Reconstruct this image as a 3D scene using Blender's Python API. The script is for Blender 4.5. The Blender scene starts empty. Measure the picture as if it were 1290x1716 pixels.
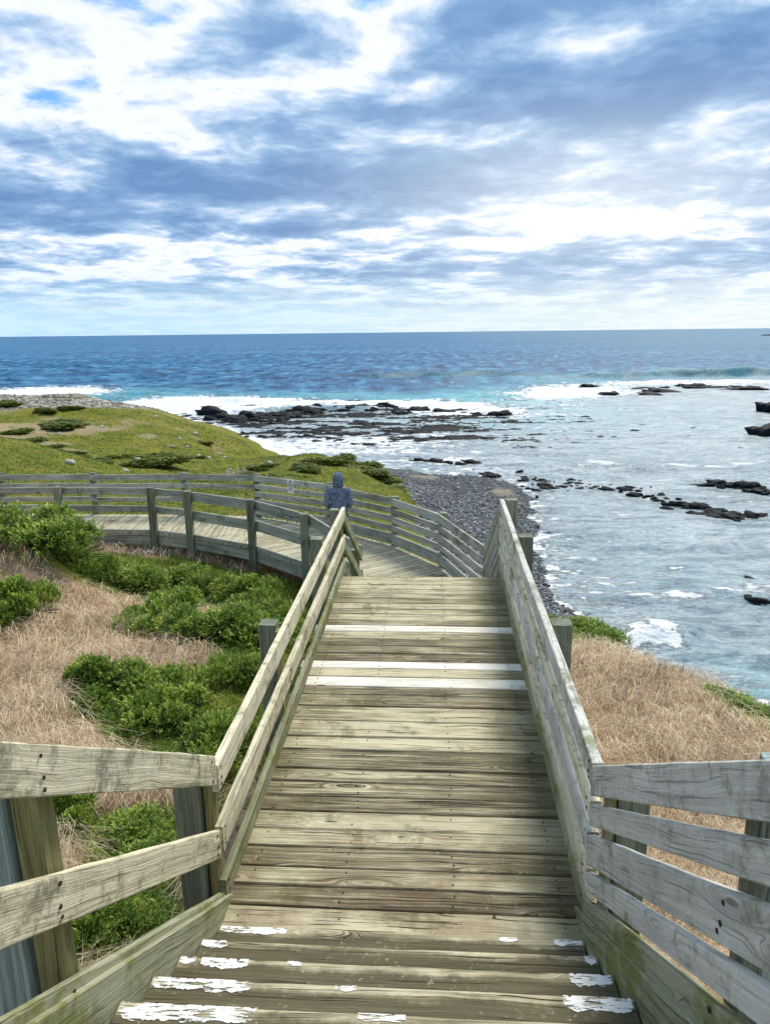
import bpy, math, random
import numpy as np
from mathutils import Vector, Matrix
random.seed(7); RS = np.random.RandomState(11)
R = math.radians
C = bpy.context.scene.collection
S = bpy.context.scene

# ------------------------------------------------------------------ camera
CAM = np.array([0.178, 0.0, 3.29]); PITCH, YAW, ROLL = R(13.781), R(3.767), R(-0.644); FPX = 1230.0
_F = np.array([-math.sin(YAW)*math.cos(PITCH), math.cos(YAW)*math.cos(PITCH), -math.sin(PITCH)])
_R = np.array([math.cos(YAW), math.sin(YAW), 0]); _U = np.cross(_R, _F)
_c, _s = math.cos(ROLL), math.sin(ROLL)
RR = _c*_R + _s*_U; UU = -_s*_R + _c*_U; FF = _F
cd = bpy.data.cameras.new('camera'); cam = bpy.data.objects.new('camera', cd); C.objects.link(cam)
m = Matrix.Identity(4)
for i in range(3):
    m[i][0] = RR[i]; m[i][1] = UU[i]; m[i][2] = -FF[i]; m[i][3] = CAM[i]
cam.matrix_world = m
cd.sensor_fit = 'HORIZONTAL'; cd.sensor_width = 36; cd.lens = 36*FPX/1290
cd.clip_start = 0.05; cd.clip_end = 60000
S.camera = cam
S.view_settings.view_transform = 'Standard'; S.view_settings.look = 'None'
S.view_settings.exposure = 0.36; S.view_settings.gamma = 1
SUN_AZ, SUN_EL = R(22), R(50)       # azimuth from +Y towards +X
SUN_STR = 3.4

def ray(px, py): return FF + RR*(px-645)/FPX - UU*(py-858)/FPX
def atz(px, py, z): d = ray(px, py); return CAM + d*((z-CAM[2])/d[2])
def aty(px, py, y): d = ray(px, py); return CAM + d*((y-CAM[1])/d[1])
def azel(px, py):
    d = ray(px, py); d = d/np.linalg.norm(d); return math.atan2(d[0], d[1]), math.asin(d[2])

# ------------------------------------------------------------------ node helper
class NT:
    def __init__(s, tree): s.t = tree; s.t.nodes.clear()
    def n(s, typ, **kw):
        nd = s.t.nodes.new(typ)
        ins = kw.pop('i', {})
        for k, v in kw.items(): setattr(nd, k, v)
        for k, v in ins.items(): s.set(nd, k, v)
        return nd
    def set(s, nd, k, v):
        sk = nd.inputs[k]
        if isinstance(v, bpy.types.NodeSocket): s.t.links.new(v, sk)
        elif isinstance(v, bpy.types.Node): s.t.links.new(v.outputs[0], sk)
        else: sk.default_value = v
    def m(s, op, a, b=None, c=None, clamp=False):
        nd = s.t.nodes.new('ShaderNodeMath'); nd.operation = op; nd.use_clamp = clamp
        s.set(nd, 0, a)
        if b is not None: s.set(nd, 1, b)
        if c is not None: s.set(nd, 2, c)
        return nd.outputs[0]
    def add(s, *a):
        o = a[0]
        for b in a[1:]: o = s.m('ADD', o, b)
        return o
    def mul(s, *a):
        o = a[0]
        for b in a[1:]: o = s.m('MULTIPLY', o, b)
        return o
    def mr(s, v, a, b, c=0.0, d=1.0, smooth=True):
        nd = s.n('ShaderNodeMapRange', interpolation_type='SMOOTHSTEP' if smooth else 'LINEAR',
                 i={0: v, 1: a, 2: b, 3: c, 4: d}); return nd.outputs[0]
    def mix(s, f, a, b, mode='MIX'):
        nd = s.t.nodes.new('ShaderNodeMix'); nd.data_type = 'RGBA'; nd.blend_type = mode
        for idx, v in ((0, f), (6, a), (7, b)):
            if isinstance(v, (tuple, list)): v = (*v[:3], 1)
            s.set(nd, idx, v)
        return nd.outputs[2]
    def xyz(s, x, y, z):
        nd = s.n('ShaderNodeCombineXYZ', i={0: x, 1: y, 2: z}); return nd.outputs[0]
    def noise(s, vec, scale, det=4, rough=.55, dist=0.0, out=0):
        nd = s.n('ShaderNodeTexNoise', i={'Vector': vec, 'Scale': scale, 'Detail': det, 'Roughness': rough, 'Distortion': dist})
        return nd.outputs[out]
    def ramp(s, f, stops, interp='LINEAR'):
        nd = s.n('ShaderNodeValToRGB', i={0: f}); cr = nd.color_ramp; cr.interpolation = interp
        while len(cr.elements) < len(stops): cr.elements.new(.5)
        for e, (p, c) in zip(cr.elements, stops): e.position = p; e.color = (*c, 1)
        return nd.outputs[0]

# ------------------------------------------------------------------ world
w = bpy.data.worlds.new('World'); S.world = w; w.use_nodes = True
N = NT(w.node_tree)
tc = N.n('ShaderNodeTexCoord'); sep = N.n('ShaderNodeSeparateXYZ', i={0: tc.outputs['Generated']})
X, Y, Z = sep.outputs
sky = N.n('ShaderNodeTexSky', sky_type='NISHITA', sun_disc=False, sun_elevation=SUN_EL, sun_rotation=SUN_AZ)
el = N.m('ARCSINE', Z); az = N.m('ARCTAN2', X, Y)
zc = N.m('MAXIMUM', Z, 0.0); den = N.add(zc, .115)
P = N.xyz(N.m('DIVIDE', X, den), N.m('DIVIDE', Y, den), 3.7)
wv = N.n('ShaderNodeVectorMath', operation='SCALE', i={0: N.n('ShaderNodeVectorMath', operation='SUBTRACT',
      i={0: N.noise(P, 1.3, 3, out=1), 1: (.5, .5, .5)}), 3: .34})
P2 = N.n('ShaderNodeVectorMath', operation='ADD', i={0: P, 1: wv}).outputs[0]
n_big = N.noise(P2, .9, 3, .5); n_mid = N.noise(P2, 2.9, 7, .53); n_fine = N.noise(P2, 12.0, 5, .6)
warp = N.n('ShaderNodeSeparateColor', i={0: N.noise(P, 2.6, 5, .6, out=1)})
azw = N.add(az, N.mul(N.m('SUBTRACT', warp.outputs[0], .5), .22))
elw = N.add(el, N.mul(N.m('SUBTRACT', warp.outputs[1], .5), .085))
dens = N.add(N.mul(n_big, .35), N.mul(n_mid, .86), N.mul(n_fine, .20), -.178)
# cloud banks (+) and openings (-) where they stand in the sky: pixel of centre, half sizes (1/1230 rad), weight
BL = [(180, -30, 90, 35, -.17), (600, -5, 90, 34, -.17), (70, 150, 50, 20, -.06), (390, 150, 35, 16, -.09), (20, 20, 100, 80, -.02),
      (430, 70, 150, 90, -.04), (270, 180, 160, 40, -.05), (20, 60, 160, 70, -.02), (30, 300, 60, 22, -.09),
      (1010, 335, 120, 42, -.165), (1200, 255, 130, 32, -.15), (840, 180, 60, 16, -.10), (980, 380, 130, 22, -.06),
      (330, 410, 130, 14, -.07), (480, 430, 120, 16, -.08), (760, 420, 160, 12, -.05), (350, 245, 130, 16, -.06),
      (700, 215, 230, 50, .08), (1130, 90, 230, 75, .085), (900, 25, 150, 25, .04), (420, 320, 330, 34, .09), (150, 290, 160, 30, .07),
      (160, 375, 200, 26, .10), (1230, 310, 110, 24, .17), (830, 290, 150, 35, .09), (900, 425, 180, 12, .06), (1150, 415, 150, 14, .07),
      (1240, 180, 90, 40, .06)]
for px, py, sx, sy, wt in BL:
    a0, e0 = azel(px, py)
    dx = N.mul(N.m('SUBTRACT', azw, a0), FPX/sx); dy = N.mul(N.m('SUBTRACT', elw, e0), FPX/sy)
    g = N.m('EXPONENT', N.mul(N.add(N.mul(dx, dx), N.mul(dy, dy)), -.5))
    dens = N.m('MULTIPLY_ADD', g, wt, dens)
a0, e0 = azel(1030, 320); dx = N.mul(N.m('SUBTRACT', az, a0), 1/.22); dy = N.mul(N.m('SUBTRACT', el, e0), 1/.06)
near_gap = N.m('EXPONENT', N.mul(N.add(N.mul(dx, dx), N.mul(dy, dy)), -.5))
dens = N.m('SUBTRACT', dens, N.mr(el, R(5), R(.6), 0, .04))
dens = N.m('MAXIMUM', dens, N.mr(near_gap, .12, .5, 0, .385))
bluec = N.mix(1.0, sky.outputs[0], (.62, 1.05, 2.5), 'MULTIPLY')
cl = N.ramp(dens, [(.28, (6.2, 7.6, 9.6)), (.37, (8.8, 9.1, 9.5)), (.43, (8.4, 8.9, 9.5)), (.485, (5.6, 6.9, 8.8)), (.54, (3.5, 5.2, 7.5)), (.61, (2.2, 3.8, 6.3)), (.74, (1.4, 2.8, 5.2))])
cov = N.mr(dens, .22, .34)
skyc = N.mix(cov, bluec, cl)
# sunlight through the thin cloud, upper right
a0, e0 = azel(1010, 330)
dx = N.mul(N.m('SUBTRACT', az, a0), 1/.20); dy = N.mul(N.m('SUBTRACT', el, e0), 1/.06)
glow = N.m('EXPONENT', N.mul(N.add(N.mul(dx, dx), N.mul(dy, dy)), -.5))
skyc = N.mix(N.mul(glow, .45), skyc, (10.5, 10.6, 10.4))
hz = N.mix(N.mr(az, -.6, .45), (5.2, 7.6, 9.4), (8.3, 9.0, 8.9))
skyc = N.mix(N.mr(el, R(5.2), R(.9), 0, .86), skyc, hz)
pf = N.noise(N.xyz(N.mul(az, 11), N.mul(el, 48), 1.), 1.0, 6, .58)   # row of small far cumulus over the horizon
band = N.mul(N.mr(el, R(1.3), R(1.9)), N.mr(el, R(4.4), R(2.6)), N.mr(pf, .50, .60))
skyc = N.mix(N.mul(band, .55), skyc, N.mix(N.mr(N.m('SUBTRACT', pf, N.mul(el, 2.2)), .42, .56), (8.3, 8.9, 9.3), (4.6, 6.1, 7.7)))
bg = N.n('ShaderNodeBackground', i={0: skyc, 1: .088})
N.n('ShaderNodeOutputWorld', i={0: bg.outputs[0]})

sl = bpy.data.lights.new('sun', 'SUN'); sl.energy = SUN_STR; sl.angle = R(20); sl.color = (1, .93, .80)
so = bpy.data.objects.new('sun', sl); C.objects.link(so)
sd = Vector((math.sin(SUN_AZ)*math.cos(SUN_EL), math.cos(SUN_AZ)*math.cos(SUN_EL), math.sin(SUN_EL)))
so.rotation_euler = sd.to_track_quat('Z', 'Y').to_euler(); so.location = (5, 5, 30)

# ------------------------------------------------------------------ object helpers
def tag(o, label=None, cat=None, group=None, kind=None):
    for k, v in (('label', label), ('category', cat), ('group', group), ('kind', kind)):
        if v: o[k] = v
    return o
def empty(name, loc, label, cat, group=None, rz=0):
    o = bpy.data.objects.new(name, None); C.objects.link(o); o.location = loc; o.rotation_euler.z = rz
    o.empty_display_size = .2
    return tag(o, label, cat, group)
def put(name, me, mats, parent=None, smooth=False):
    for mt in (mats if isinstance(mats, (list, tuple)) else [mats]): me.materials.append(mt)
    o = bpy.data.objects.new(name, me); C.objects.link(o)
    if parent is not None:
        o.parent = parent
        o.matrix_parent_inverse = Matrix.Identity(4)
        o.location = -parent.location if parent.rotation_euler.z == 0 and getattr(parent, 'type', '') == 'EMPTY' else (0, 0, 0)
    if smooth: me.polygons.foreach_set('use_smooth', [True]*len(me.polygons))
    return o
class MB:
    def __init__(s): s.v = []; s.f = []; s.uv = []; s.r = []; s.mi = []
    def face(s, idx, uvs=None, r=0., mi=0):
        s.f.append(idx); s.uv += uvs if uvs else [(0, 0)]*len(idx); s.r.append(r); s.mi.append(mi)
    def beam(s, A, B, wv, w, t, c=.004, seg=1, jit=0., r=None, mi=0, bow=0., tv=None, skewA=0., skewB=0., paint=None):
        """board from A to B (centre line); wv = direction of its width w; thickness t across"""
        A = Vector(A); B = Vector(B); L = (B-A).length; d = (B-A)/L
        wv = Vector(wv); wv = (wv - d*wv.dot(d)).normalized(); tv = d.cross(wv).normalized()
        r = random.random() if r is None else r
        hw, ht = w/2, t/2
        cs = [(-hw+c, -ht), (hw-c, -ht), (hw, -ht+c), (hw, ht-c), (hw-c, ht), (-hw+c, ht), (-hw, ht-c), (-hw, -ht+c)]
        per = [0]
        for k in range(8):
            a, b = cs[k], cs[(k+1) % 8]; per.append(per[-1]+math.hypot(b[0]-a[0], b[1]-a[1]))
        base = len(s.v); uo = random.random()*40; vo = random.random()*9
        ph = random.random()*6
        for i in range(seg+1):
            q = i/seg; ctr = A+(B-A)*q + tv*bow*math.sin(math.pi*q)
            jw = jit*(.35*math.sin(q*L*3.1+ph)+.3*math.sin(q*L*9.7+ph*2)+.35*random.uniform(-1, 1)) if seg > 1 else 0
            sk = skewA if i == 0 else (skewB if i == seg else 0)
            for (a, b) in cs:
                s.v.append(tuple(ctr + wv*(a*(1+jw/w*2) if a > 0 else a*(1+jw/w)) + tv*b + d*sk*(a/hw)))
        for i in range(seg):
            u0, u1 = uo+L*i/seg, uo+L*(i+1)/seg
            for k in range(8):
                k2 = (k+1) % 8; a = base+i*8
                s.face((a+k, a+k2, a+8+k2, a+8+k), [(u0, vo+per[k]), (u0, vo+per[k+1]), (u1, vo+per[k+1]), (u1, vo+per[k])], r, mi)
        e = base+seg*8
        s.face(tuple(base+7-k for k in range(8)), [(vo+cs[7-k][1]*3, vo+cs[7-k][0]) for k in range(8)], r, mi)
        s.face(tuple(e+k for k in range(8)), [(vo+cs[k][1]*3, vo+cs[k][0]) for k in range(8)], r, mi)
        return s
    def box(s, a, b, r=0., mi=0):
        cx = [(a[i]+b[i])/2 for i in range(3)]
        return s.beam((a[0], cx[1], cx[2]), (b[0], cx[1], cx[2]), (0, 0, 1), b[2]-a[2], b[1]-a[1], c=min(.003, (b[2]-a[2])/4), r=r, mi=mi)
    def disc(s, p, n, rad, k=8, mi=0, h=.003):
        p = Vector(p); n = Vector(n).normalized(); a = n.orthogonal().normalized(); b = n.cross(a); base = len(s.v)
        for i in range(k): s.v.append(tuple(p+n*h+(a*math.cos(2*math.pi*i/k)+b*math.sin(2*math.pi*i/k))*rad))
        for i in range(k): s.v.append(tuple(p-n*h+(a*math.cos(2*math.pi*i/k)+b*math.sin(2*math.pi*i/k))*rad))
        s.face(tuple(range(base, base+k)), None, 0, mi)
        for i in range(k):
            j = (i+1) % k; s.face((base+i, base+k+i, base+k+j, base+j), None, 0, mi)
        return s
    def build(s, name, mats, parent=None, smooth=False):
        me = bpy.data.meshes.new(name); me.from_pydata(s.v, [], s.f)
        uvl = me.uv_layers.new(name='UVMap'); uvl.data.foreach_set('uv', np.array(s.uv, 'f').ravel())
        at = me.attributes.new('rnd', 'FLOAT', 'FACE'); at.data.foreach_set('value', np.array(s.r, 'f'))
        me.polygons.foreach_set('material_index', s.mi)
        return put(name, me, mats, parent, smooth)

def np_mesh(name, V, F, attrs=None, fattrs=None, smooth=False):
    me = bpy.data.meshes.new(name); V = np.asarray(V, 'f'); F = np.asarray(F, 'i'); k = F.shape[1]
    me.vertices.add(len(V)); me.vertices.foreach_set('co', V.ravel())
    me.loops.add(F.size); me.loops.foreach_set('vertex_index', F.ravel())
    me.polygons.add(len(F)); me.polygons.foreach_set('loop_start', np.arange(0, F.size, k, dtype='i'))
    me.polygons.foreach_set('loop_total', np.full(len(F), k, 'i'))
    if smooth: me.polygons.foreach_set('use_smooth', np.ones(len(F), bool))
    me.update(calc_edges=True)
    for dom, dct in (('POINT', attrs or {}), ('FACE', fattrs or {})):
        for kx, v in dct.items():
            a = me.attributes.new(kx, 'FLOAT', dom); a.data.foreach_set('value', np.asarray(v, 'f'))
    return me

# value noise in numpy
_T = RS.rand(256, 256)
def vnoise(x, y):
    xi = np.floor(x).astype(int); yi = np.floor(y).astype(int); fx = x-xi; fy = y-yi
    fx = fx*fx*(3-2*fx); fy = fy*fy*(3-2*fy)
    g = lambda a, b: _T[a & 255, b & 255]
    return (g(xi, yi)*(1-fx)+g(xi+1, yi)*fx)*(1-fy)+(g(xi, yi+1)*(1-fx)+g(xi+1, yi+1)*fx)*fy
def fbm(x, y, s, o=4):
    t = 0; a = 1; tot = 0
    for k in range(o): t = t+a*vnoise(x*s+k*17.3, y*s+k*9.1); tot += a; a *= .5; s *= 2.1
    return t/tot
def sstep(v, a, b):
    t = np.clip((v-a)/(b-a), 0, 1); return t*t*(3-2*t)

# ------------------------------------------------------------------ materials
def newmat(name):
    mt = bpy.data.materials.new(name); mt.use_nodes = True; return mt, NT(mt.node_tree)
def finish(T, col, rough=.85, bump=None, bstr=.5, bdist=.01, spec=.3, **kw):
    pr = T.n('ShaderNodeBsdfPrincipled')
    T.set(pr, 'Base Color', col if not isinstance(col, tuple) else (*col, 1)); T.set(pr, 'Roughness', rough); T.set(pr, 'Specular IOR Level', spec)
    for k, v in kw.items(): T.set(pr, k, v)
    if bump is not None:
        b = T.n('ShaderNodeBump', i={'Strength': bstr, 'Distance': bdist, 'Height': bump}); T.set(pr, 'Normal', b.outputs[0])
    T.n('ShaderNodeOutputMaterial', i={0: pr.outputs[0]})
    return pr
def wood(name, light, mid, dark, moss=(.10, .11, .035), mossamt=.3, speck=.3, lich=.3, grain=1.0, edge=False, redd=0., step=0., grime=0., rvar=.10):
    mt, T = newmat(name)
    uv = T.n('ShaderNodeUVMap'); su = T.n('ShaderNodeSeparateXYZ', i={0: uv.outputs[0]}); u, v = su.outputs[0], su.outputs[1]
    rn = T.n('ShaderNodeAttribute', attribute_name='rnd').outputs['Fac']; rz = T.mul(rn, 37.0)
    ge = T.n('ShaderNodeNewGeometry'); pos = ge.outputs['Position']
    # knots bend the grain
    vor = T.n('ShaderNodeTexVoronoi', voronoi_dimensions='3D', i={'Vector': T.xyz(T.mul(u, 1.1), T.mul(v, 5.5), rz), 'Scale': 1.0, 'Randomness': 1.0})
    kd = vor.outputs['Distance']; kn = T.mr(kd, .34, .02)
    fl = T.noise(T.xyz(T.mul(u, .9), T.mul(v, 3.0), rz), 1.0, 3, .5)
    q = T.add(T.mul(v, 20.0), T.mul(fl, 1.7), T.mul(kn, 2.4))
    g1 = T.noise(T.xyz(T.mul(u, .8), T.mul(q, 2.2), rz), 1.0, 5, .65)
    g2 = T.noise(T.xyz(T.mul(u, 4.0), T.mul(q, 9.0), rz), 1.0, 4, .7)
    broad = T.noise(T.xyz(T.mul(u, 1.4), T.mul(v, 6), T.add(rz, 5)), 1.0, 4, .6)
    g = T.add(T.mul(g1, .55), T.mul(g2, .3), T.mul(broad, .35), T.mul(T.m('SUBTRACT', rn, .5), rvar), -.10)
    col = T.ramp(g, [(.33, dark), (.455, mid), (.56, light), (.72, tuple(min(1, c*1.2) for c in light))])
    # dark cracks along the grain
    cr = T.noise(T.xyz(T.mul(u, 1.3), T.mul(q, 4.0), T.add(rz, 11)), 1.0, 3, .6)
    crm = T.mr(cr, .60, .66)
    col = T.mix(T.mul(crm, .85*grain), col, tuple(c*.25 for c in dark))
    kc = T.mr(kd, .075, .03); col = T.mix(T.mul(kc, .8), col, tuple(c*.4 for c in dark))
    # weather: moss, lichen, specks
    mn = T.noise(pos, 2.2, 6, .65); mn2 = T.noise(pos, 14.0, 4, .7)
    mm = T.mr(T.add(mn, T.mul(T.m('SUBTRACT', mn2, .5), .35)), .60-.22*mossamt, .74-.22*mossamt)
    if edge:   # algae creeps in from the sides of the walkway
        sp = T.n('ShaderNodeSeparateXYZ', i={0: pos}); ax = T.m('ABSOLUTE', T.m('SUBTRACT', sp.outputs[0], -.10))
        mm = T.m('MAXIMUM', T.mul(mm, .8), T.mul(T.mr(T.add(ax, T.mul(T.m('SUBTRACT', mn, .5), 1.5)), .52, 1.15), .85))
    col = T.mix(T.mul(mm, .78), col, T.mix(g, tuple(c*.5 for c in moss), tuple(c*1.9 for c in moss)))
    if redd:
        rp = T.n('ShaderNodeSeparateXYZ', i={0: pos})
        rm = T.mul(T.mr(rp.outputs[1], 5.0, 3.5), T.mr(T.noise(pos, 1.7, 4, .6), .40, .58))
        col = T.mix(T.mul(rm, redd), col, T.mix(g, (.03, .014, .007), (.20, .11, .06)))
    if grime:   # blotches of dark grime and pale lichen, not following the grain
        b1 = T.noise(pos, 7.0, 8, .78); b2 = T.noise(pos, 2.6, 5, .65)
        col = T.mix(T.mul(T.mr(T.add(T.mul(b1, .7), T.mul(b2, .3)), .50, .62), grime), col, tuple(c*.75 for c in dark))
        col = T.mix(T.mul(T.mr(b1, .44, .34), grime*.6), col, tuple(min(.8, c*1.25) for c in light))
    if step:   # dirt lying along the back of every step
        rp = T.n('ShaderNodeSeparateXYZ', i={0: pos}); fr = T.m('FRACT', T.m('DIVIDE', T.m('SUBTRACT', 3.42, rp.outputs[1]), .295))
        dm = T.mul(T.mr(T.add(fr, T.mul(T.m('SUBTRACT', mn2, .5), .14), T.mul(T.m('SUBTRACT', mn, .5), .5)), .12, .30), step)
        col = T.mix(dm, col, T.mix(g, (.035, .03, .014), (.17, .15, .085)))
    sk = T.noise(pos, 55.0, 4, .75); skm = T.mul(T.mr(sk, .60, .68), T.mr(T.noise(pos, 5.0, 3), .42, .62))
    col = T.mix(T.mul(skm, speck), col, tuple(c*.35 for c in dark))
    ln = T.noise(pos, 30.0, 5, .7); lm = T.mul(T.mr(ln, .57, .66), T.mr(T.noise(pos, 3.3, 4), .46, .6))
    col = T.mix(T.mul(lm, lich), col, tuple(min(.8, c*1.35+.05) for c in light))
    h = T.add(T.mul(g1, .7), T.mul(g2, .5), T.mul(crm, -1.1*grain), T.mul(kc, -.5), T.mul(sk, .15))
    finish(T, col, .82, h, 1.0, .009, .25)
    return mt
M = {}
M['deck'] = wood('weathered_decking', (.53, .475, .32), (.235, .20, .125), (.034, .028, .014), moss=(.105, .095, .036), mossamt=.30, edge=True, redd=.5, speck=.35, lich=.25, grain=1.3, rvar=.17)
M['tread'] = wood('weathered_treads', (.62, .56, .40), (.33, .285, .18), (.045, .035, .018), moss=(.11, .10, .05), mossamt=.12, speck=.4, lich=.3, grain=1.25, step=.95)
M['left'] = wood('pale_lichened_rail', (.76, .69, .49), (.58, .53, .36), (.27, .245, .15), moss=(.20, .19, .09), mossamt=.3, speck=.9, lich=.7, grain=.45, grime=.8)
M['right'] = wood('blue_grey_rail', (.66, .645, .58), (.54, .53, .47), (.33, .33, .28), moss=(.15, .17, .06), mossamt=.30, speck=.35, lich=.25, grain=.45, grime=.7)
M['mossy'] = wood('mossy_board', (.36, .36, .25), (.22, .22, .12), (.09, .09, .04), moss=(.14, .15, .03), mossamt=.55, speck=.5, lich=.35, grain=.5)
M['far'] = wood('grey_far_rail', (.48, .49, .42), (.32, .33, .27), (.10, .11, .08), moss=(.12, .13, .06), mossamt=.25, speck=.4, lich=.3, grain=.8)
M['walk'] = wood('pale_walkway_board', (.52, .49, .36), (.38, .34, .23), (.14, .12, .07), moss=(.14, .13, .06), mossamt=.2, speck=.3, lich=.2, grain=1)
M['post'] = wood('green_treated_post', (.25, .27, .19), (.15, .165, .115), (.055, .062, .045), moss=(.08, .10, .045), mossamt=.25, speck=.3, lich=.1, grain=.6)
M['bluepost'] = wood('blue_green_post', (.42, .52, .47), (.28, .36, .33), (.11, .14, .13), moss=(.10, .13, .09), mossamt=.1, speck=.2, lich=.1, grain=.6)
M['cleat'] = wood('olive_packer', (.33, .31, .14), (.23, .21, .085), (.10, .09, .035), moss=(.13, .13, .03), mossamt=.3, speck=.4, lich=.2, grain=.7)
def flat(name, col, rough=.7, nscale=30, var=.25, spec=.3):
    mt, T = newmat(name); g = T.n('ShaderNodeNewGeometry')
    n = T.noise(g.outputs['Position'], nscale, 4, .6)
    c = T.mix(T.mr(n, .3, .7), tuple(x*(1-var) for x in col), tuple(min(1, x*(1+var)) for x in col))
    finish(T, c, rough, n, .3, .005, spec); return mt
M['nail'] = flat('rusty_nail', (.035, .022, .015), .8)
def paintmat():
    mt, T = newmat('worn_white_paint'); g = T.n('ShaderNodeNewGeometry'); sp = T.n('ShaderNodeSeparateXYZ', i={0: g.outputs['Position']})
    n = T.noise(T.xyz(T.mul(sp.outputs[0], 14), T.mul(sp.outputs[1], 90), T.mul(sp.outputs[2], 60)), 1, 5, .7); n2 = T.noise(g.outputs['Position'], 9, 4, .65)
    c = T.mix(T.mr(n, .50, .64), (.84, .845, .82), (.52, .50, .42))
    p = T.n('ShaderNodeBsdfPrincipled', i={'Base Color': c, 'Roughness': .6}); tr = T.n('ShaderNodeBsdfTransparent')
    hole = T.mr(T.add(T.mul(n, .65), T.mul(n2, .45)), .555, .60)
    mx = T.n('ShaderNodeMixShader', i={0: hole, 1: p.outputs[0], 2: tr.outputs[0]}); T.n('ShaderNodeOutputMaterial', i={0: mx.outputs[0]}); return mt
M['paint'] = paintmat()
M['whitewood'] = wood('white_washed_board', (.84, .82, .74), (.74, .71, .60), (.42, .38, .26), moss=(.25, .23, .15), mossamt=.05, speck=.35, lich=.3, grain=.55)

# ------------------------------------------------------------------ terrain
G = [(-1.5, 0, .9), (0, 0, .9), (1.5, 0, .7), (-2, 2, .2), (-1.5, 4, -.55), (-4, 4, -.25), (-8, 4, .4), (-1.5, 7, -.9), (-4, 7, -.62), (-8, 7, -.05),
     (-1.5, 10, -1.25), (-4, 10, -1.1), (-7, 10, -.65), (-10, 10, .2), (-2, 13, -1.9), (-4, 13, -1.62), (-6, 13, -1.3), (-8, 12.0, .15), (-6.8, 12.0, -.35), (-10, 12.3, .6), (-13, 13, .9), (-7, 15, -1.45), (-10, 15.3, -1.0),
     (-3.8, 15.5, -1.95), (-5.5, 16.4, -1.9), (-9, 16.5, -1.7), (-13, 17, -1.4), (-18, 17, -1.0), (-11, 20, -2.2), (-6, 20.5, -2.5), (-2.4, 19, -2.7),
     (0, 16.5, -2.9), (1.3, 14, -2.9), (0, 11, -2.0), (0, 7, -1.1), (-2.5, 25, -4.0), (-8, 28, -4.0), (-15, 30, -3.6), (-25, 33, -3.0),
     (1.5, 4, -.7), (1.5, 7, -1.1), (2, 12.5, -2.6), (3, 3, -.55), (5, 3.5, -1.0), (4, 6, -1.35), (7.5, 4, -2.6),
     (7, 9, -3.9), (6.5, 12.5, -4.9), (5, 16, -5.0), (3.4, 18, -4.8), (10, 6, -5.5),
     (2.5, 25, -7.4), (1, 30, -8.2), (5, 22, -7.2), (8, 25, -10.5), (9, 16, -8.3), (6, 33, -12.3), (2, 40, -12.1), (10.5, 36, -15.3), (11, 45, -15.3),
     (12.5, 27, -15), (14, 17, -15), (16, 6, -15), (9.4, 52, -15.2), (10.2, 60, -15.3), (11.8, 70, -15.4), (12.6, 82, -15.4), (11.5, 95, -15.5),
     (2, 50, -13.3), (4, 60, -13.9), (8, 60, -14.7), (6, 75, -14.3), (10, 82, -14.8), (0, 75, -13.8), (2, 90, -14.7), (-3, 94, -14.7), (3, 103, -15.5), (-6, 108, -15.7),
     (-1, 62, -12.6), (-4, 50, -10.0), (-1.5, 42, -9.4), (9, 91, -15.0),
     (40, 0, -20), (60, 60, -20), (30, 40, -19), (30, 100, -18.5), (20, 125, -18), (60, 200, -20), (0, 150, -18), (-30, 160, -18), (-60, 210, -18), (-110, 260, -18), (-200, 260, -17),
     (-63, 172, -16), (-40, 150, -16), (-27, 126, -16), (-18, 112, -15.8), (-100, 190, -14.5), (-160, 200, -14.5), (-120, 60, -2), (-150, 0, 6), (0, -40, 5), (-60, -40, 6), (30, -40, -8)]
for px, py, Yd in [(600, 850, 35), (640, 835, 60), (300, 802, 40), (150, 800, 40), (0, 741, 55), (60, 750, 55), (130, 768, 52), (200, 788, 50), (0, 728, 84), (100, 738, 84), (190, 757, 78),
                   (260, 778, 66), (0, 690, 112), (100, 690, 112), (250, 705, 108), (330, 742, 96), (260, 738, 92), (350, 768, 82), (400, 788, 68), (420, 800, 58), (330, 800, 52),
                   (0, 664, 136), (120, 663, 134), (230, 681, 124), (300, 708, 113), (350, 734, 104), (400, 766, 94), (480, 768, 82), (540, 766, 82), (450, 790, 66), (560, 792, 66),
                   (500, 800, 55), (600, 790, 84), (690, 838, 62), (560, 830, 45)]:
    G.append(tuple(aty(px, py, Yd)))
for px, py, z in [(1290, 1200, -2.05), (1200, 1160, -2.15), (1100, 1118, -2.3), (1000, 1075, -2.45), (935, 1045, -2.6)]:
    G.append(tuple(atz(px, py, z)))
G.append((-36, 64, -8.0)); G.append((-24, 62, -8.0))
G = np.array(G)
_sc = 1.0
def _warp(x, y):   # even out point density: near ground is dense, far is sparse
    r = np.sqrt(x*x+(y+6)**2)+1e-6; k = np.log1p(r/8)*8/r; return x*k, (y+6)*k
def _tps_k(r2): return np.where(r2 > 0, .5*r2*np.log(r2+1e-12), 0)
gx, gy = _warp(G[:, 0], G[:, 1]); NG = len(G)
K = _tps_k((gx[:, None]-gx)**2+(gy[:, None]-gy)**2)+np.eye(NG)*.02
Pm = np.c_[np.ones(NG), gx, gy]
sol = np.linalg.solve(np.block([[K, Pm], [Pm.T, np.zeros((3, 3))]]), np.r_[G[:, 2], np.zeros(3)])
def hbase(x, y):
    x = np.asarray(x, float); y = np.asarray(y, float); sh = x.shape; x = x.ravel(); y = y.ravel()
    out = np.empty(len(x))
    for i in range(0, len(x), 20000):
        a, b = _warp(x[i:i+20000], y[i:i+20000])
        out[i:i+20000] = _tps_k((a[:, None]-gx)**2+(b[:, None]-gy)**2) @ sol[:NG]+sol[NG]+sol[NG+1]*a+sol[NG+2]*b
    return out.reshape(sh)
SEA = -15.0
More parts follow.
